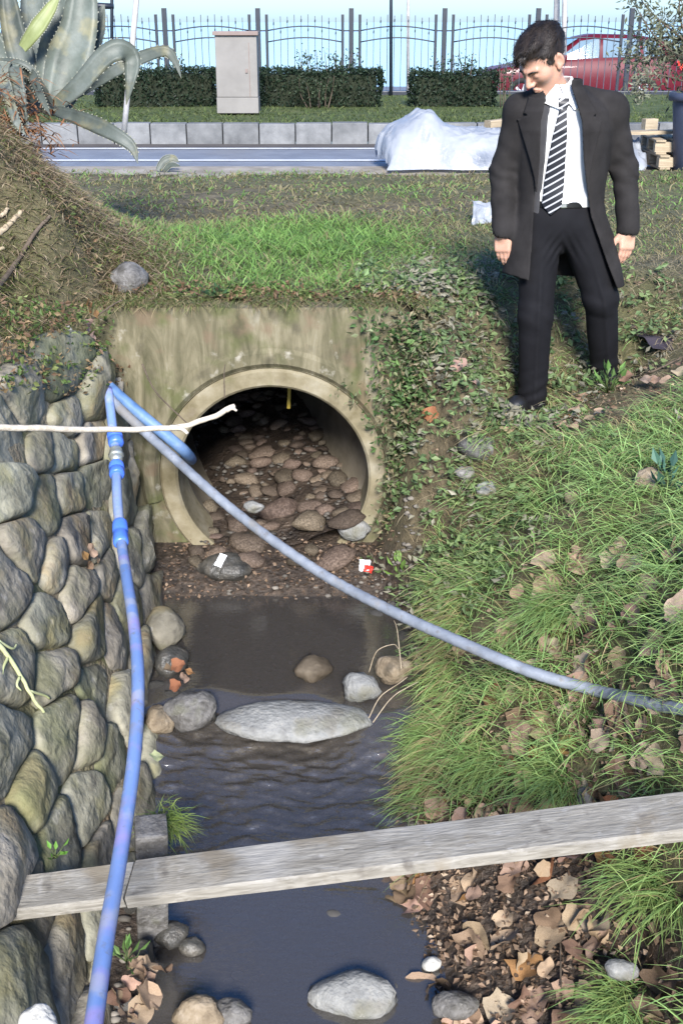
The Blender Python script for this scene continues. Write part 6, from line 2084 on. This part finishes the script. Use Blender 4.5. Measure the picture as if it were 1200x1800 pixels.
lx, ly = scatter(1500, 0, 1.1, 2.25, 3.75, p_litter)
order = np.argsort(rv.random(len(lx)))
NLOW = 150
LC = ('tan', 'pinkish', 'dark brown', 'pale', 'rust-coloured')
for i in order[:NLOW]:
    a, b = float(lx[i]), float(ly[i])
    mi = int(rv.choice(5, p=[.34, .24, .22, .10, .10]))
    lay_leaf(a, b, float(hgt(a, b)) + rv.uniform(.008, .035), rv.uniform(.034, .080), mi, LC[mi] + ' leaf in the litter ' + ('below the plank ' if b < 2.46 else 'under the plank ' if b < 2.75 else 'just past the plank ' if b < 3.15 else 'beside the rapids ') + ('at the water' if a - float(xr_(b)) < .16 else 'up by the grass' if a - float(xr_(b)) > .5 else 'halfway up the slope'), 'fallen leaves on the low bank', .55)
# leaves caught in the open patches of the bank grass
k = 0
for t in range(4000):
    if k >= 62: break
    a, b = rv.uniform(.35, 1.9), rv.uniform(2.6, 5.2)
    if a - float(xr_(b)) < .2 or float(lit_patch(a, b)) < .16: continue
    k += 1
    lay_leaf(a, b, float(hgt(a, b)) + rv.uniform(.03, .07), rv.uniform(.03, .056), (mi := int(rv.choice(5, p=[.38, .28, .12, .14, .08]))), LC[mi] + ' leaf caught in bank grass ' + ('near the plank' if b < 3.1 else 'around the hose' if b < 3.7 else 'below the combed tuft' if b < 4.3 else 'below the man') + (' low on the slope' if a < .75 else ' high on the slope'), 'fallen leaves in the bank grass', .5)
for i in range(62):
    a, b = rv.uniform(880, 1215), rv.uniform(960, 1350)
    if rv.random() > .35 + .65 * (a - 880) / 330: continue
    q = hit(a, b, .055); mi = int(rv.choice([0, 0, 1, 3, 3]))
    lay_leaf(q.x, q.y, q.z, rv.uniform(.040, .075), mi, 'large ' + LC[mi] + ' leaf on the grass ' + ('above the hose' if b < 1120 else 'along the hose' if b < 1230 else 'between hose and plank') + (' near the lichen-covered stick' if abs(a - 1110) < 60 else ' by the edge of the bank' if a > 1170 else ' on the open slope'), 'large fallen leaves on the bank', .4)
for (a, b, r, mi, lab) in ((1135, 1035, .085, 3, 'large pale dead leaf lying flat in the bank grass'), (1065, 1062, .035, 4, 'small rust-brown leaf in the middle of the combed grass'), (1165, 1222, .080, 3, 'big curled tan leaf over the end of the hose'),
                           (1105, 1360, .085, 1, 'broad pinkish leaf against the lichen-covered stick'), (1030, 1160, .060, 1, 'pinkish curled leaf above the hose'), (925, 1700, .060, 4, 'orange-brown leaf lying among paler leaves'), (880, 1775, .070, 3, 'large tan leaf on wet litter near the pool'),
                           (995, 735, .060, 4, 'narrow orange leaf beside the forward shoe'), (1030, 790, .050, 0, 'tan leaf on the grass before the rear shoe'), (895, 745, .060, 0, 'dry leaf clump at the toe of the forward shoe')):
    q = hit(a, b, .03)
    lay_leaf(q.x, q.y, q.z, r, mi, lab, None, .25)
q = at_d(277, 1331, 3.86)
o = lay_leaf(q.x, q.y, q.z, .032, 3, 'yellow-green leaf sticking out beside the rapids', None, .2)
o.data = o.data.copy(); o.data.materials[0] = ys
for i in range(18):
    px_q, py_q = rv.uniform(205, 300), rv.uniform(1690, 1800)
    q = at_d(px_q, py_q, 3.42 - (py_q - 1690) / 110 * .18)
    mi = int(rv.choice([0, 1, 1, 2]))
    lay_leaf(q.x, q.y, q.z + rv.uniform(0, .03), rv.uniform(.03, .055), mi, LC[mi] + ' leaf heaped under the boulder wall ' + ('next to the blue pipe' if px_q < 238 else 'next to the water' if px_q > 270 else 'in the middle') + (', upper part' if py_q < 1745 else ', lower part'), 'fallen leaves under the blue pipe', .5)
for (px_q, py_q) in ((140, 975), (150, 990), (135, 1000), (128, 985), (150, 560), (138, 545), (145, 600), (135, 580), (290, 1180), (300, 1200), (275, 1185), (285, 1215), (310, 1190)):
    q = wall_hit(px_q, py_q) if px_q < 250 else at_d(px_q, py_q, 4.15)
    if q is None: continue
    lay_leaf(q.x + .05, q.y, q.z + .02, rv.uniform(.025, .045), int(rv.choice([1, 2, 4])), 'brown leaf stuck in a joint of the boulder wall' if px_q < 250 else LC[k % 5] + ' leaf on the dark stones by the upper pool', 'leaves in the wall joints' if px_q < 250 else 'leaves by the upper pool', .5)

for i in range(10):
    b = rv.uniform(2.3, 3.15); a = rv.uniform(float(xf_(b)) + .1, float(xr_(b)) - .02); mi = int(rv.integers(0, 4))
    lay_leaf(a, b, max(float(hgt(a, b)), -.06) + .015, rv.uniform(.02, .045), mi, LC[mi] + ' leaf sunk in the lower pool ' + ('before' if b < 2.6 else 'under' if b < 2.85 else 'beyond') + ' the plank ' + ('near the boulder wall' if a < -.4 else 'near the leaf litter' if a > -.1 else 'in midstream'), 'sunken leaves in the lower pool', .15)

# the uncountable rest of the litter
cc, uu, vv, kk = [], [], [], []
sx_, sy_ = scatter(7500, 0, 1.15, 2.2, 3.8, lambda x, y: p_litter(x, y) * .9)
s2x, s2y = scatter(9000, .3, 2.4, 2.6, 6.2, lambda x, y: (x - xr_(y) > .2) * np.where(lit_patch(x, y) > .12, .75, .10))
s3x, s3y = scatter(1500, XC - .55, XC + .62, 4.85, 5.28, lambda x, y: np.full(len(x), .55))
x = np.concatenate([sx_, s2x, s3x]); y = np.concatenate([sy_, s2y, s3y]); n = len(x)
c = np.stack([x, y, hgt(x, y) + rv.uniform(.003, .035, n)], -1)
u, v = rand_leaf(c, rv.uniform(.005, .015, n), .65, .6)
pal = np.array([(.27, .19, .13), (.33, .24, .17), (.18, .12, .08), (.10, .07, .05), (.38, .30, .22)])
V, F, C = leaf_cards(c, u, v, .25, pal[rv.choice(5, n, p=[.22, .14, .30, .30, .04])] * (1 + rv.normal(size=(n, 1)) * .2).clip(.5, 1.5))
tag(obj_np('leaf_litter', V, F, M['leaf'], cols=C, smooth=False), 'broken brown leaf litter on the banks', kind='stuff')

# ================================================================== agave
M['agave'] = mat_noise('agave_skin', [(0.3, (0.05, 0.06, 0.05)), (0.5, (0.088, 0.104, 0.09)), (0.7, (0.14, 0.158, 0.145))], 5, .5, .15, 40, stretch=(1, 1, 1), vary=.22, spots=((0.22, 0.20, 0.11), 7, .54, .55))
M['agave_green'] = mat_noise('agave_young', [(0.3, (0.14, 0.165, 0.065)), (0.7, (0.22, 0.25, 0.105))], 6, .5, .15, 40, vary=.1)
M['agave_edge'] = mat_noise('agave_edge', [(0.3, (0.16, 0.17, 0.13)), (0.7, (0.22, 0.22, 0.18))], 6, .6)


def succ_leaf(pts, w, mat, root, fold=.28, thick=.10, prof=None):
    n = 26
    P = spline([np.array(at_d(*q)) for q in pts], n)
    T = np.gradient(P, axis=0); T /= np.linalg.norm(T, axis=1)[:, None]
    view = np.array([0, -1, .3])
    S = np.cross(T, view); S /= np.linalg.norm(S, axis=1)[:, None]
    Nn = np.cross(S, T)
    t = np.linspace(0, 1, n)
    W = w * (prof(t) if prof else np.interp(t, [0, .12, .45, .75, .93, 1], [.62, .80, 1.0, .72, .26, .02]))
    V = []
    for i in range(n):
        for (a, b) in ((-1, 0), (-.5, -.55), (0, -.8), (.5, -.55), (1, 0), (.5, -.95 * 1), (0, -1.35), (-.5, -.95)):
            V.append(P[i] + S[i] * a * W[i] / 2 + Nn[i] * (b + .4) * W[i] * fold)
    F = [(i * 8 + k, i * 8 + (k + 1) % 8, (i + 1) * 8 + (k + 1) % 8, (i + 1) * 8 + k) for i in range(n - 1) for k in range(8)]
    o = obj_np('leaf', np.array(V), np.array(F), mat, root)
    # pale toothed margin
    tv, tf_, kf_ = [], [], 0
    for s_ in (-1, 1):
        for i in range(2, n - 3):
            c0 = P[i] + S[i] * s_ * W[i] / 2 + Nn[i] * .4 * W[i] * fold
            tv += [c0 - T[i] * .006, c0 + T[i] * .006, c0 + S[i] * s_ * .007 + T[i] * .003]; tf_.append((kf_, kf_ + 1, kf_ + 2)); kf_ += 3
    e = obj_np('thorns', np.array(tv), np.array(tf_), M['agave_edge'], o, smooth=False); e['kind'] = 'stuff'
    return o


D = 6.15
ag = empty('agave', tuple(at_d(95, 190, D)), 'large grey-green agave with broad drooping leaves on the mound', 'agave')
for pts_, w in (([(88, 200, D), (96, 130, D), (104, 40, D - .05), (92, -90, D - .1)], .20), ([(100, 195, D - .05), (118, 120, D - .05), (142, 40, D - .1), (150, -110, D - .15)], .24), ([(106, 190, D), (135, 120, D + .05), (160, 60, D + .05), (184, 8, D + .05)], .19),
                ([(60, 200, D), (45, 120, D), (22, 40, D), (5, -80, D)], .15), ([(40, 190, D + .1), (20, 130, D + .1), (-20, 60, D + .1), (-60, 0, D)], .15), ([(95, 190, D + .1), (70, 110, D + .2), (62, 20, D + .25), (60, -80, D + .3)], .20)):
    succ_leaf(pts_, w, M['agave'], ag)
for pts_, w in (([(98, 186, D - .1), (140, 150, D - .2), (182, 102, D - .25), (212, 88, D - .25), (232, 104, D - .2), (230, 140, D - .2), (222, 185, D - .15)], .115),
                ([(100, 186, D), (160, 150, D + .1), (215, 118, D + .2), (258, 98, D + .25), (292, 90, D + .3), (308, 108, D + .3), (319, 138, D + .3)], .075),
                ([(98, 195, D - .1), (130, 205, D - .2), (165, 218, D - .25), (205, 238, D - .3), (232, 258, D - .3), (243, 288, D - .3)], .085),
                ([(40, 85, D - .15), (62, 55, D - .2), (85, 22, D - .2), (108, -15, D - .2)], .085), ([(92, 182, D - .1), (75, 150, D - .2), (52, 118, D - .25), (20, 106, D - .25), (-20, 104, D - .2)], .030),
                ([(60, 180, D - .1), (40, 130, D - .2), (28, 120, D - .3), (35, 160, D - .35), (42, 215, D - .35), (48, 240, D - .35)], .075), ([(40, 150, D - .1), (55, 130, D - .25), (70, 165, D - .35), (90, 205, D - .4)], .05),
                ([(5, 150, D - .2), (-5, 120, D - .3), (12, 160, D - .4), (30, 215, D - .45), (46, 238, D - .45)], .06)):
    succ_leaf(pts_, w, M['agave_green'] if w == .085 and pts_[0][1] < 100 else M['agave'], ag, .18)
q = hit(292, 300)
pup = empty('agave_pup', tuple(q), 'small bluish agave pup at the edge of the dirt strip', 'agave')
dq = q.y * CP - (q.z - CAM_Z) * SP
succ_leaf([(278, 300, dq), (288, 284, dq), (303, 278, dq), (316, 286, dq)], .08, M['agave'], pup, .2)
succ_leaf([(288, 302, dq), (300, 290, dq - .05), (318, 292, dq - .1)], .05, M['agave'], pup, .2)
# dead russet skirt under the agave
x, y = scatter(3000, -2.6, -1.55, 5.2, 6.2, lambda x, y: np.full(len(x), .8)); n = len(x)
sk = np.array(at_d(20, 235, D - .3)) + rv.normal(size=(900, 3)) * np.array([.10, .07, .12]); n = len(sk)
V, Q, T3, C = blades(sk, rv.uniform(.06, .16, n), rv.uniform(.006, .012, n), rv.normal(size=(n, 2)) * .9, rv.uniform(.8, 1.6, n), colmix(n, (.22, .09, .04), (.14, .07, .035)), colmix(n, (.36, .20, .11), (.24, .13, .07)))
o = obj_np('dead_leaves', V, [Q, T3], M['blade'], ag, cols=C); o['kind'] = 'stuff'

# ================================================================== hedges, shrubs, potted tree
def leaf_cloud(name, parent, pts_, size, cols, asp=.5, group=None):
    n = len(pts_); u, v = rand_leaf(pts_, rv.uniform(.7, 1.3, n) * size, asp)
    V, F, C = leaf_cards(pts_, u, v, .2, colmix(n, *cols, sd=.28))
    o = obj_np(name, V, F, M['leaf'], parent, smooth=False, cols=C); o['kind'] = 'stuff'
    return o


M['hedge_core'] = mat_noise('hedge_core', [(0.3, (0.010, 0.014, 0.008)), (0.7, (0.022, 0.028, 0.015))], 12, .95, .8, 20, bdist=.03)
HY = 18.0


def hedge(px0, px1, py0, label):
    a, b = at_y(px0, 150, HY), at_y(px1, 150, HY); zt = at_y(px0, py0, HY).z; z0 = Z_VG - .02
    r = empty('hedge', ((a.x + b.x) / 2, HY, z0), label, 'hedge', None)
    Lx, Hh, Dp = b.x - a.x, zt - z0, .55
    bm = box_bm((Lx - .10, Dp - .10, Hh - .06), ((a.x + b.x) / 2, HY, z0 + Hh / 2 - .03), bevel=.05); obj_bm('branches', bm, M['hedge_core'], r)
    n = int(2600 * Lx)
    p = rv.random((n, 3)) - .5
    face = rv.integers(0, 3, n)
    p[face == 0, 1] = -.5 + rv.random((face == 0).sum()) * .10; p[face == 1, 2] = .5 - rv.random((face == 1).sum()) * .12; p[face == 2, 0] = np.sign(p[face == 2, 0]) * .5
    pts3 = np.array(((a.x + b.x) / 2, HY, z0 + Hh / 2)) + p * np.array([Lx, Dp, Hh]) + rv.normal(size=(n, 3)) * .022 + .06 * np.stack([g3(p[:, 0] * Lx * .5, p[:, 2])] * 3, -1)
    leaf_cloud('foliage', r, pts3, .026, ((.009, .022, .012), (.024, .040, .020)))
    return r


hedge(175, 381, 121, 'dark clipped hedge between the agave and the cabinet')
hedge(461, 667, 122, 'dark clipped hedge running from the cabinet towards the slim post')
hedge(722, 868, 126, 'dark clipped hedge just beyond the plastic heap')


def shrub(px0, px1, py0, py1, yy, label, nst=9, cols=((.02, .04, .022), (.04, .065, .035)), size=.024, dens=60):
    a, b = at_y(px0, py1, yy), at_y(px1, py1, yy); zt = at_y(px0, py0, yy).z
    r = empty('shrub', ((a.x + b.x) / 2, yy, Z_VG), label, 'shrub', None)
    for i in range(nst):
        x1 = a.x + (b.x - a.x) * (i + rv.random()) / nst; x0 = (a.x + b.x) / 2 + (x1 - (a.x + b.x) / 2) * .6
        top = a.z + (zt - a.z) * rv.uniform(.65, 1)
        pth = spline([(x0, yy, Z_VG), (x0 * .5 + x1 * .5 + rv.normal() * .03, yy + rv.normal() * .05, (Z_VG + top) / 2), (x1, yy + rv.normal() * .08, top)], 9)
        st_ = tube('stem', pth, np.linspace(.010, .004, 9), M['dark_wood'], r, 5)
        k = dens; tt = .45 + .58 * rv.random(k)
        base = np.array([pth[min(8, int(t * 8))] for t in tt])
        leaf_cloud('foliage', r, base + rv.normal(size=(k, 3)) * np.array([.055, .05, .035]), size, cols)
    return r


shrub(515, 636, 86, 125, 17.9, 'wispy shrub growing up out of the longer hedge', 10)
shrub(762, 842, 92, 128, 17.8, 'wispy shrub above the hedge beyond the plastic heap', 7)
shrub(872, 908, 96, 135, 17.6, 'sparse shrub beside the head of the man', 4, dens=40)
shrub(228, 330, 92, 122, 18.1, 'wispy shrub behind the agave leaf tips', 7, dens=40)
shrub(520, 600, 130, 182, 17.5, 'low spreading shrub at the foot of the hedge', 6, ((.03, .05, .025), (.06, .08, .045)))

ot = empty('potted_tree', (px_, py_, 2.1), 'silvery olive-leaved tree growing from the plant pot', 'tree')
tr0 = np.array((px_, py_, 2.08)); crown_c = np.array(at_d(1205, 62, 11.0))
tube('trunk', spline([tr0, tr0 + (.03, 0, .30), tr0 + (-.02, .02, .7), crown_c + (.02, 0, .3)], 16), np.linspace(.032, .014, 16), M['dark_wood'], ot, 8)
tip = []
for i in range(26):
    a = rv.uniform(0, 6.28); el = rv.uniform(-.9, 1.3)
    e = crown_c + np.array([math.cos(a) * math.cos(el) * .62, math.sin(a) * math.cos(el) * .5, math.sin(el) * .72 - .02])
    s0 = tr0 + (crown_c - tr0) * rv.uniform(.35, 1.0)
    pth = spline([s0, (s0 + e) / 2 + rv.normal(size=3) * .06, e], 10)
    tube('limb', pth, np.linspace(.012, .003, 10), M['dark_wood'], ot, 5); tip.append(pth)
tips = np.concatenate([t[3:] for t in tip])
k = 3600
bs = tips[rv.integers(0, len(tips), k)] + rv.normal(size=(k, 3)) * .075
leaf_cloud('crown', ot, bs, .034, ((.07, .085, .05), (.17, .18, .12)), .30)
pth = spline([tr0 + (0, 0, .15), np.array(at_d(1150, 130, 10.9)), np.array(at_d(1120, 150, 10.85)), np.array(at_d(1128, 168, 10.8))], 10)
tube('limb', pth, np.linspace(.010, .003, 10), M['dark_wood'], ot, 5)
leaf_cloud('crown', ot, pth[4:][rv.integers(0, 6, 160)] + rv.normal(size=(160, 3)) * .05, .034, ((.10, .11, .07), (.24, .24, .18)), .30)

# dark flat sheet on the grass
M['dark_sheet'] = mat_noise('dark_sheet', [(0.3, (0.03, 0.025, 0.035)), (0.7, (0.06, 0.05, 0.06))], 8, .6, .3, 40)
q = hit(1165, 592, .02)
o = crumple('ground_sheet', q + Vector((.16, .05, .0)), .55, .38, M['dark_sheet'], 21, n=14, amp=.06, rot=(.10, -.02, .1))
tag(o, 'dark flat sheet lying on the grass behind the man', 'sheet')
